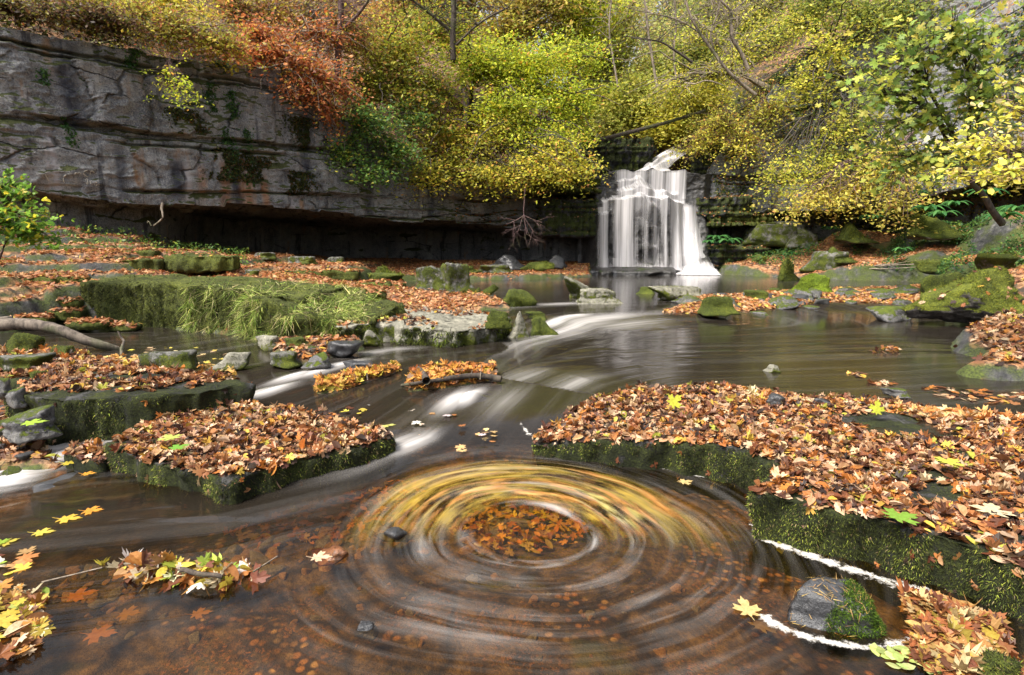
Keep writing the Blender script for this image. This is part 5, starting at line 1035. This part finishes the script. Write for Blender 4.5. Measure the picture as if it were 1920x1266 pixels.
bare('bare_tree', 'reddish trunk at the upper left of the woods', [([(632,150,18),(634,80,18),(640,30,18),(636,-30,18)], .11, .09), ([(634,80,18),(600,40,17.8),(570,0,17.6)], .05, .03), ([(636,60,18),(680,20,17.8),(700,-20,17.6)], .05, .03)], 506, BK_P, 20, .9)
YG = [(4,.62,.58,.08),(3,.46,.50,.06),(1.5,.68,.55,.12),(1,.2,.26,.03)]
# right-hand side
G3 = 'trees on the right cliff'
plant('tree', 'leaning tree with pale bare limbs reaching left over the ravine', 'tree', PD(1440,165,22.5), [B(1390,90,23,60,45,1),B(1330,140,22.5,60,36,1),B(1250,170,22,60,30,.8),B(1380,20,24,60,40,.6),B(1300,60,23,50,30,.4)], 9000, .085, YG, 60, .13, BK_L, 18, .3, G3, twigvis=1, tw=.014, arch=.1)
plant('shrub', 'yellow-leaved shrub over the rocks right of the upper chute', 'shrub', PD(1420,290,22), [B(1340,230,21.5,70,45,1),B(1400,270,21,60,45,1),B(1310,270,21.5,45,30,.6),B(1440,200,22,50,50,.8)], 10000, .08, [(4,.64,.58,.10),(2,.44,.46,.07),(.6,.55,.3,.08),(1,.2,.12,.04)], 61, .05, BK_P, 20, .26, G3, tw=.01)
plant('tree', 'yellow beech hanging its sprays over the middle of the right cliff', 'tree', PD(1620,120,22), [B(1560,90,20,80,60,1),B(1500,160,20,60,50,.8),B(1590,240,19,70,50,1),B(1540,320,19,80,40,1),B(1460,330,19.5,60,40,.7),B(1640,320,18.5,60,40,.8),B(1480,40,21,70,40,.7)], 13500, .08, YG, 62, .12, BK_D, 16, .28, G3, droop=.4, tw=.008, twigvis=.5)
plant('tree', 'golden tree with boughs low over the dark right overhang', 'tree', PD(1720,240,19), [B(1600,360,18.5,70,30,1),B(1520,370,18.5,60,25,.7),B(1680,300,17.5,60,40,.8),B(1700,380,17,50,25,.5)], 6500, .085, [(4,.68,.58,.12),(2,.52,.48,.09),(.7,.55,.32,.1)], 63, .08, BK_P, 16, .28, G3, droop=.5, tw=.009)
plant('tree', 'green tree on the top rim at the upper right', 'tree', PD(1620,20,22), [B(1520,20,21.5,80,40,1),B(1620,30,21,80,50,1),B(1710,40,20,70,60,1)], 14000, .09, [(3,.3,.34,.06),(2,.44,.42,.07),(2,.14,.2,.04)], 64, .12, BK_D, 30, .3, G3)
plant('sycamore_tree', 'sycamore with big dull green leaves in front of the right cliff', 'tree', PD(1880,420,11.5), [B(1700,90,11,90,80,1),B(1640,170,11.5,60,60,.8),B(1790,60,10.5,80,70,1),B(1840,150,10.5,70,60,.9),B(1720,220,11,70,60,.8),B(1680,300,11.5,60,50,.6),B(1770,290,11,60,45,.5)], 2300, .14, [(4,.26,.36,.08),(3,.40,.46,.08),(2,.14,.22,.05),(2,.62,.58,.10)], 65, .07, BK_D, 11, .42, G3, shapes=('maple', 'mapleflat'), tw=.009)
plant('tree', 'near branch of bright pale-yellow leaves reaching in from the right edge', 'tree', (7.5, 5.6, 1.0), [B(1900,200,6,60,60,1),B(1850,270,5.6,80,40,1),B(1900,320,5.4,60,40,.8),B(1980,130,6,60,60,.8),B(1800,330,5.8,40,25,.3)], 1500, .062, [(4,.70,.62,.10),(3,.56,.55,.09),(2,.72,.60,.28),(1,.36,.42,.07)], 66, .04, BK_P, 9, .16, G3, shapes=('beech',), tw=.004, arch=.05)
plant('shrub', 'green and yellow leafy bush at the left edge below the cliff', 'shrub', PD(-10,470,8.3)-np.array([0,0,.2]), [B(20,400,8.2,70,50,1),B(0,350,8.4,50,30,.6),B(60,430,8.2,40,25,.5)], 1700, .085, [(4,.14,.28,.04),(3,.22,.38,.05),(1.5,.60,.52,.05),(1,.08,.15,.03)], 67, .02, BK_P, 12, .16, shapes=('beech', 'mapleflat'), tw=.006)
# ivy and undergrowth
def cover(name, lab, VF, n, smin, smax, pl, seed, hz, region=None, nz=(-1, 1.1), thr=0, sc=1.0, tilt=.5, shapes=('dia',)):
    rng = np.random.default_rng(seed); p, nn = sample(VF, n, rng, nz, lambda c, m: (fbm(c, sc, 3, seed) > thr)*(region(c, m) if region else 1.0))
    p = p+nn*(rng.random((n, 1))**1.3*hz); me = leaves(name, p, nn+rng.normal(size=p.shape)*tilt, rng.uniform(smin, smax, n), pal(n, pl, rng, .35), list(shapes), M_green, rng)
    return tag(link(name, me), lab, 'undergrowth', None, 'stuff')
hv = np.stack([HX, HY, HZ], -1).reshape(-1, 3); hf = gridfaces(*HX.shape); hc = hv[hf[:, 0]]
vis = (hc[:, 1] > 8)&(np.abs(np.arctan2(hc[:, 0], hc[:, 1])) < .85)
hfl = tri(hf[vis&(hc[:, 1] < 40)])
fall_off = lambda c, m: 1/(1+(c[:, 1]/18)**3)
cover('undergrowth', 'tangled yellow-green undergrowth on the slopes above the cliffs', (hv, hfl), 60000, .07, .14, [(2,.22,.23,.035),(1,.36,.32,.05),(3,.07,.10,.025),(2,.18,.08,.04),(3,.04,.035,.025)], 81, .7, fall_off, thr=-.25, sc=.8, tilt=1.0)
cover('undergrowth', 'brown bracken and dead leaves on the slopes above the cliffs', (hv, hfl), 26000, .06, .13, RUST+DULL, 82, .35, fall_off, thr=-.3, sc=.9, tilt=.9)
ct = tri(cf[(cc[:, 1] > 5)]); 
right = lambda c, m: ((c[:, 0] > 7.5)&(c[:, 2] > 2.0)&(c[:, 1] > 6))*1.0
cover('ivy', 'dark green ivy climbing over the right cliff', (cv, ct), 36000, .07, .13, [(4,.045,.09,.025),(2,.09,.15,.035),(1,.3,.3,.05)], 83, .14, right, thr=-.14, sc=.6, tilt=.7)
cover('ivy', 'yellow and russet creepers scattered on the right cliff', (cv, ct), 12000, .06, .11, [(3,.5,.4,.06),(2,.36,.15,.06),(2,.26,.28,.05)], 84, .25, right, thr=-.1, sc=.8, tilt=.8)
def strip(pxs, half):
    def f(c, m):
        a = 960+FPX*c[:, 0]/np.maximum(c[:, 1], .1)*1.0; w = 0
        for px, z0, z1 in pxs: w = w+np.exp(-((a-px-18*np.sin(c[:, 2]*2.2))/half)**2)*((c[:, 2] > z0)&(c[:, 2] < z1))
        return w*(c[:, 0] < 0)
    return f
cover('ivy', 'thin green ivy strands hanging down the left cliff', (cv, ct), 2600, .05, .09, [(3,.04,.10,.03),(2,.08,.17,.04)], 85, .05, strip([(150,3,5),(440,3,6.2),(300,5,6.3),(480,2.9,5.4)], 9), thr=.0, sc=1.6)
cover('moss', 'dark moss patches hanging on the left cliff', (cv, ct), 5000, .05, .10, [(3,.03,.045,.012),(2,.08,.09,.02),(1,.14,.08,.03)], 86, .05, strip([(430,3.0,3.8),(480,3.0,3.7),(600,4.0,4.9),(560,2.8,3.4),(380,3.4,4.6)], 22), thr=-.1, sc=1.6)
cover('ground_cover', 'green ivy spreading along the foot of the left cliff', (gv, tri(gf[keep&(gc[:, 0] < -4)&(gc[:, 1] > 11)])), 5200, .05, .09, GREEN, 87, .22, lambda c, m: (np.abs(np.arctan2(-c[:, 0], c[:, 1])-.60) < .17)*sstep(11.2, 12.2, c[:, 1]), thr=-.2, tilt=.7)
cover('ground_cover', 'low green plants on the ferny right bank', (gv, tri(gf[keep&(gc[:, 0] > 5)&(gc[:, 1] > 12)])), 9000, .06, .11, [(3,.05,.13,.04),(3,.10,.20,.05),(1,.2,.3,.05)], 88, .2, lambda c, m: (c[:, 2] > .7)*1.0, thr=.02, sc=.9, tilt=.7)
# ferns: arching strap fronds
def fern(px, py, d, R, lab, seed, nf=11, pl=((.05,.17,.05),(.10,.26,.07))):
    rng = np.random.default_rng(seed); b = PD(px, py, d); b[2] = gz(b[0], b[1]) if abs(gz(b[0], b[1])-b[2]) < .6 else b[2]
    r = root('fern', b, lab, 'fern', 'ferns on the right bank')
    for k in range(nf):
        a = k/nf*6.28+rng.uniform(-.3, .3); L = R*rng.uniform(.7, 1.15); t = np.linspace(0, 1, 9); x = np.cos(a)*L*t; y = np.sin(a)*L*t; z = L*(1.1*t-1.15*t*t)
        w = .11*R*np.sin(np.clip(t*.95+.05, 0, 1)*3.14)**.6; px_, py_ = -math.sin(a), math.cos(a)
        V = np.concatenate([np.column_stack([x-px_*w, y-py_*w, z-.2*w]), np.column_stack([x, y, z+.2*w]), np.column_stack([x+px_*w, y+py_*w, z-.2*w])]); i = np.arange(8)
        F = np.vstack([np.stack([i, i+9, i+10, i+1], -1), np.stack([i+9, i+18, i+19, i+10], -1)])
        c = np.tile(np.array(pl[k % 2])*rng.uniform(.7, 1.2), (27, 1)); link('frond', mesh('frond', V, F, M_green, c), r)
FE = [(1345,448,20.5,.45),(1365,455,20.2,.55),(1330,455,20.3,.35),(1640,410,18,.5),(1668,400,18,.45),(1740,395,16.5,.55),(1765,405,16,.5),(1790,385,16.5,.45),(1905,395,14,.5),(1880,410,14,.5),(1560,430,19.5,.35),(1690,470,16.5,.35),(1480,470,20,.4),(1850,365,15,.5),(1715,365,17.5,.45)]
FN = ['beside the waterfall foot','in the clump right of the waterfall foot','nearest the falling water','on the bank below the golden boughs','just left of the dark mossy boulder','above the dark mossy boulder','in front of the dark mossy boulder','high on the bank by the dark boulder','at the right edge under the overhang','left of the one at the right edge','by the heaped grey slabs','low in the leaves of the bank','at the foot of the heaped slabs','in the mouth of the right overhang','at the left end of the right overhang']
for i, ((a, b_, d, R), t) in enumerate(zip(FE, FN)): fern(a, b_, d, R, 'bright green fern with strap fronds '+t, 300+i)
# ------------------------------------------------------------------ dead wood
M_log = barkmat('driftwood', (.035,.027,.022), (.19,.155,.125))
def wood_obj(name, lab, cat, chains, mat, group=None, sides=10):
    V, F = tubes(chains, sides); o0 = V.mean(0); nv = fbm(V, 9, 3, 5)[:, None]*.012
    return tag(link(name, mesh(name, V-o0+nv*np.array([1, 1, 1]), F, mat), None, o0), lab, cat, group)
lg = [P(-130,640,.45), P(-20,612,.52), P(40,606,.55), P(100,614,.5), P(150,635,.36), P(200,650,.25), P(232,660,.16)]
r1 = root('driftwood_log', lg[3], 'smooth grey curved driftwood log dipping into the dark left pool', 'log')
def add(rt, name, chains, mat=M_log, sides=12):
    V, F = tubes(chains, sides); nv = fbm(V, 14, 3, 5)[:, None]*.008; link(name, mesh(name, V-np.array(rt.location)+nv, F, mat), rt)
q = densify(lg, 6); add(r1, 'trunk', [(q, np.linspace(.085, .042, len(q)))])
q = densify([P(-140,622,.5), P(-40,605,.55), P(30,594,.6)], 5); add(r1, 'branch', [(q, np.linspace(.05, .02, len(q)))])
wood_obj('stick', 'crooked little stick standing up out of the dark left pool', 'stick', [([P(227,672,.18)+np.array([0,0,-.1]), P(227,655,.25), PD(232,640,6.9), PD(226,632,6.9), PD(222,620,6.9)], [.02,.018,.015,.012,.008])], M_log)
rb = root('fallen_branch', P(800,718,.25), 'dead dark branch jammed in the midstream leaf pile with one stub raised', 'branch')
add(rb, 'limb', [(densify([P(745,724,.20), P(800,716,.24), P(860,706,.26), P(905,704,.25), P(945,712,.22)], 4), np.linspace(.014, .032, 20))], BK_D)
add(rb, 'stub', [(densify([P(800,716,.28), PD(795,700,5.2), PD(783,688,5.3)], 4), np.linspace(.035, .02, 12))], BK_D)
for i, (a, b_) in enumerate([((900,712),(903,684)),((690,712),(688,700)),((880,712),(886,694))]): wood_obj('twig', ['thin upright twig at the right end of the branch jam','short twig poking from the left leaf pile','slanting thin twig in the branch jam'][i], 'twig', [([P(*a, .22), PD(b_[0], b_[1], P(*a, .22)[1])], [.006,.003])], BK_L)
q = densify([PD(1105,268,22.6), PD(1180,248,22.4), PD(1250,230,22.6), PD(1330,205,23)], 5); wood_obj('fallen_log', 'mossy fallen trunk lying across the ravine above the waterfall', 'log', [(q, np.linspace(.08, .055, len(q)))], BK_D)
rng = np.random.default_rng(77); ch = []; 
def rec(p, dvec, L, r, depth):
    e = p+dvec*L; ch.append((wob(p, e, 5, .05, rng, -.02), np.linspace(r, r*.55, 5)))
    if depth == 0: return
    for _ in range(3):
        nd = dvec+rng.normal(size=3)*.55; nd[1] *= .5; nd /= np.linalg.norm(nd); rec(p+(e-p)*rng.uniform(.45, 1), nd, L*rng.uniform(.5, .75), r*.5, depth-1)
o = PD(985,350,18.6); rec(o, np.array([-.05,-.1,-1.]), .9, .028, 0); p1 = o+np.array([-.05,-.1,-.9])
for dv in ([-.9,0,-.45],[.9,-.1,-.35],[.5,0,-.8],[-.35,0,-.9],[.15,-.1,-.9]): dv = np.array(dv); rec(p1, dv/np.linalg.norm(dv), .62, .016, 3)
wood_obj('dead_branch', 'bare dead branch with fine grey twigs hanging before the black cave', 'branch', ch, BK_P, None, 4)
ch = []; rng = np.random.default_rng(78)
for i in range(9): a = PD(1640+rng.uniform(-60, 60), 500+rng.uniform(-5, 5), 17); b_ = PD(1790+rng.uniform(-60, 30), 494+rng.uniform(-10, 8), 15.5); ch.append((wob(a, b_, 6, .03, rng), np.linspace(.02, .008, 6)))
for i, c in enumerate(ch[:4]): wood_obj('stick', ['longest bare stick lying across the right bank','bare stick crossing the longest one on the right bank','thin bare stick in the pile on the right bank','bent bare stick in the pile on the right bank'][i], 'stick', [c], BK_L, 'sticks heaped on the right bank', 5)
wood_obj('root', 'pale crooked root dangling below the lip of the left cliff', 'root', [(densify([PD(305,378,13.2), PD(302,395,13.1), PD(308,405,13), PD(300,415,13), PD(285,425,12.9)], 3), np.linspace(.03, .015, 15)), (densify([PD(285,425,12.9), PD(277,412,12.9), PD(276,420,12.9)], 3), np.linspace(.015, .01, 9))], BK_L, None, 6)
# ------------------------------------------------------------------ single leaves and the floating raft
def oneleaf(px, py, z, size, col, lab, shape='mapleflat', rot=0, up=(0, 0, 1), stalk=True, name='fallen_leaf'):
    c = P(px, py, z); rng = np.random.default_rng(int(px+py)); ud = np.array([[math.cos(rot), math.sin(rot), 0]])
    me = leaves(name, np.zeros((1, 3)), np.array([up], float), np.array([size]), np.array([col]), [shape], M_litter, rng, ud, True); o = link(name, me, None, c); tag(o, lab, 'leaf')
    if stalk:
        V, F = tubes([([(-math.cos(rot)*size*.38, -math.sin(rot)*size*.38, .002), (-math.cos(rot)*size*.5, -math.sin(rot)*size*.5, .004), (-math.cos(rot)*size*.62, -math.sin(rot)*size*.66, .009)], [.002, .0018, .0015])], 4); link('stalk', mesh('stalk', V, F, M_litter, np.tile(col, (len(V), 1))), o)
    return o
SINGLE = [(1400,1140,.006,.14,(.60,.46,.20),'cream five-lobed leaf floating left of the foam-ringed stone',1.5),(1430,1170,-.03,.12,(.32,.26,.15),'dim sunken leaf just below the cream floating one',.6),(1285,903,.006,.10,(.6,.45,.2),'small cream leaf floating by the foam line under the slab',.3),
 (128,972,.006,.13,(.62,.42,.06),'yellow-green leaf drifting in the dark water on the left',.1),(172,957,.006,.11,(.62,.28,.04),'orange leaf drifting in the dark water on the left',.2),(80,998,.006,.11,(.6,.48,.08),'yellow leaf drifting near the left edge',.2),(130,868,.02,.11,(.6,.5,.06),'yellow leaf on the sliding water by the chute',.1),(165,888,.0,.09,(.62,.3,.04),'orange leaf on the sliding water by the chute',.2),
 (62,792,.33,.15,(.34,.52,.06),'lime green leaf lying on the dark grey boulder',.4),(335,838,.22,.13,(.16,.36,.05),'fresh green leaf on the square slab',.9),(318,820,.24,.15,(.42,.50,.12),'pale lime leaf on the square slab behind the green one',2.4),(1265,752,.30,.13,(.52,.56,.06),'upright yellow-green leaf at the back of the broad slab',1.2),(1645,765,.32,.12,(.5,.55,.06),'yellow leaf standing up among brown ones on the broad slab',1.5),
 (600,1045,.08,.10,(.66,.50,.34),'pale curled leaf on the rust-brown wet stone',.1),(375,1150,-.05,.09,(.42,.24,.1),'brown leaf lying on the bed below the raft',.3),(150,1115,-.03,.12,(.5,.22,.05),'orange leaf under water left of the raft',.5),(240,1150,-.04,.09,(.4,.24,.06),'small tan leaf under water left of the raft',.1),(187,1188,-.03,.12,(.45,.22,.05),'amber leaf under water near the left edge',.1),
 (1690,968,.30,.15,(.20,.36,.05),'two-tone green leaf near the slab edge',.2),(1860,955,.3,.16,(.66,.58,.38),'big pale lobed leaf near the slab edge at right',.9),(1880,1030,.26,.09,(.70,.60,.44),'small pale leaf on the bare rim of the slab',.2),(1555,1108,.11,.08,(.75,.56,.40),'pale oval leaf on top of the foam-ringed stone',.1),(725,797,.1,.13,(.5,.50,.14),'long yellow-green leaf trailing at the right tip of the square slab',.1),(1780,865,.32,.14,(.50,.52,.08),'yellow-green leaf in the brown litter of the broad slab',.4)]
for px, py, z, s, c, lab, ro in SINGLE: oneleaf(px, py, z, s, c, lab, 'beech' if 'oval' in lab or 'small pale' in lab else ('maplecurl' if 'curled' in lab else 'mapleflat'), ro, (0, 0, 1) if 'standing' not in lab and 'upright' not in lab else (0, -.9, .3))
def pile(lab, poly_px, z, n, smin, smax, pl, seed, hz, tilt=.4, shapes=('maple', 'mapleflat', 'beech', 'maplecurl'), kind='stuff', name='leaf_litter'):
    rng = np.random.default_rng(seed); q = np.array([P(a, b_, z) for a, b_ in poly_px]); lo, hi = q.min(0), q.max(0); pt = rng.uniform(lo[:2], hi[:2], (n*6, 2)); sd = poly_sd(pt[:, 0], pt[:, 1], q); pt = pt[sd > 0][:n]; sd = sd[sd > 0][:n]
    p = np.column_stack([pt, z+rng.random(len(pt))*hz*np.clip(sd/.06, .1, 1)]); nn = np.tile([0., 0, 1], (len(p), 1))+rng.normal(size=p.shape)*tilt
    me = leaves(name, p, nn, rng.uniform(smin, smax, len(p)), pal(len(p), pl, rng, .3), list(shapes), M_litter, rng, None, tilt < .2); return tag(link(name, me), lab, 'leaves', None, kind)
BRI = [(3,.60,.50,.08),(2.5,.66,.60,.42),(2,.46,.20,.06),(1.5,.45,.28,.12),(1,.34,.46,.06),(2,.16,.06,.035),(1.5,.68,.63,.60)]
pile('raft of yellow, red and white leaves floating in the near shallows', [(180,1062),(240,1052),(330,1058),(430,1062),(500,1078),(480,1098),(420,1106),(330,1100),(250,1085)], .0, 110, .05, .12, BRI, 1, .07, .7)
pile('golden floating leaves crowding the left edge of the shallows', [(-120,1095),(20,1095),(90,1110),(70,1140),(95,1170),(60,1230),(0,1255),(-120,1260)], .004, 190, .045, .10, [(3,.48,.36,.06),(2,.42,.20,.05),(3,.55,.46,.30),(1,.24,.32,.05),(2.5,.20,.08,.03)], 2, .03, .3)
pile('few leaves drifting at the left edge', [(-60,1000),(30,1005),(60,1050),(30,1085),(-60,1080)], .003, 18, .06, .12, BRI, 3, .01, .12)
pile('orange and yellow leaves matted on the water right of the foam-ringed stone', [(1690,1110),(1780,1125),(1870,1160),(1890,1200),(1900,1250),(1960,1290),(1780,1275),(1700,1225),(1720,1170)], .004, 520, .05, .10, [(3,.44,.25,.09),(3.5,.32,.12,.045),(1.6,.52,.40,.2),(3,.14,.055,.03),(1,.36,.26,.05)], 4, .03, .3)
pile('pale green leaflets afloat at the bottom right', [(1640,1215),(1730,1215),(1790,1240),(1800,1270),(1680,1262)], .004, 34, .04, .07, [(3,.42,.52,.16),(2,.55,.60,.24)], 5, .008, .1, ('beech',))
pile('sunken leaves in the clear eye of the whirlpool', [(850,990),(900,945),(1000,930),(1080,960),(1110,1000),(1060,1030),(950,1040),(880,1020)], -.10, 260, .03, .075, [(3,.60,.34,.08),(2,.50,.20,.05),(2,.62,.46,.16),(1,.25,.10,.04),(.7,.6,.5,.06)], 6, .03, .35)
pile('sunken orange leaves under the dark water on the left', [(420,1000),(560,950),(740,900),(800,910),(780,960),(640,1010),(480,1040)], -.11, 300, .03, .07, [(3,.5,.22,.06),(2,.42,.28,.1),(1,.3,.12,.05)], 7, .03, .35)
pile('thin drift of leaves on the right pool behind the slab', [(1720,722),(1800,728),(1950,738),(1950,760),(1850,756),(1760,744)], .205, 90, .05, .10, LITTER, 8, .01, .15)
pile('small clot of leaves floating in the right pool', [(1630,657),(1660,653),(1702,657),(1690,662),(1645,662)], .205, 40, .05, .09, LITTER, 9, .05, .5)
pile('ring of foam-edged leaves floating in the right pool', [(1590,700),(1615,697),(1633,704),(1610,709)], .205, 14, .05, .09, LITTER, 10, .01, .2)
pile('leaves floating in a line behind the broad slab', [(1630,716),(1690,716),(1680,724),(1640,722)], .205, 18, .05, .09, LITTER, 11, .02, .3)
pile('yellow leaves scattered over the dark stream', [(560,720),(800,680),(960,780),(900,820),(700,790),(560,780)], .12, 46, .05, .09, BRI, 12, .01, .1)
pile('leaves streaming past the tip of the broad slab', [(780,800),(940,780),(960,830),(860,850),(770,830)], .075, 14, .05, .10, [(3,.64,.44,.2),(1,.6,.25,.08)], 13, .01, .1)
pile('leaves caught on the dark left pool', [(230,655),(330,648),(420,655),(440,685),(360,690),(260,675)], .205, 40, .05, .08, [(2,.6,.5,.1),(2,.6,.45,.25)], 14, .005, .1)
pile('golden leaves drifted in shallow water behind the long slab', [(200,665),(300,670),(440,690),(430,704),(300,690),(200,680)], .205, 130, .06, .10, [(3,.62,.44,.16),(2,.6,.3,.08)], 15, .015, .2)
pile('leaves half sunk along the back edge of the broad slab', [(1330,722),(1450,745),(1650,760),(1800,770),(2000,790),(2000,800),(1750,785),(1500,758),(1350,735)], .215, 500, .06, .11, [(3,.6,.36,.14),(2,.5,.2,.06),(2,.62,.5,.3)], 16, .02, .2)
wood_obj('stick', 'dark bent stick lying on the floating leaf raft', 'stick', [(densify([P(335,1065,.05), P(365,1078,.06), P(425,1080,.05)], 4), np.linspace(.010, .008, 12))], BK_D, None, 6)
wood_obj('stick', 'thin yellow stalk slanting up from the right end of the leaf raft', 'stick', [([P(475,1072,.05), PD(523,1040,2.45)], [.004, .003])], BK_L, None, 5)
wood_obj('stick', 'thin straw lying along the left end of the leaf raft', 'stick', [([P(78,1092,.02), P(190,1066,.05)], [.004, .003])], BK_L, None, 5)
# ------------------------------------------------------------------ old letters scratched into the cliff
from mathutils.bvhtree import BVHTree
bv = BVHTree.FromPolygons([tuple(v) for v in cv], [tuple(f) for f in cf[(cc[:, 0] < -7)&(cc[:, 2] < 4.5)&(cc[:, 2] > 2)&(cc[:, 1] > 10)]])
m_scr = N('scratched_letters'); m_scr = m_scr.fin(m_scr.n('BsdfDiffuse', {'Color': (.50, .48, .42, 1)}).outputs[0])
def proj(px, py):
    d = Vector(ray(px, py)).normalized(); h = bv.ray_cast(Vector((0, 0, CAM_Z)), d); return None if h[0] is None else np.array(h[0]+h[1]*(.006 if h[1].dot(d) < 0 else -.006))
STR = {'m': [(139,328),(142,322),(145,327),(148,321),(152,328)], 'c': [(164,320),(160,319),(155,324),(157,328),(165,333)], 'p': [(169,328),(168,322),(173,319),(177,325)], 'b': [(160,334),(161,347),(166,345),(163,341),(165,337),(160,334)], 'i': [(168,338),(170,346)], 'l': [(172,337),(174,347)], 'k': [(175,338),(177,347)], 'y': [(179,340),(180,345),(182,339),(180,350)], 'a': [(125,326),(115,337),(126,349)], 'x': [(83,325),(92,341)]}
for k, st_ in STR.items():
    pts = [proj(a, b_) for a, b_ in st_]; pts = [p for p in pts if p is not None]
    if len(pts) > 1:
        q = densify(pts, 3); V, F = tubes([(q, np.full(len(q), .012))], 4); o = link('scratched_letter', mesh('scratched_letter', V-q[0], F, m_scr), None, q[0])
        o.parent = cliff
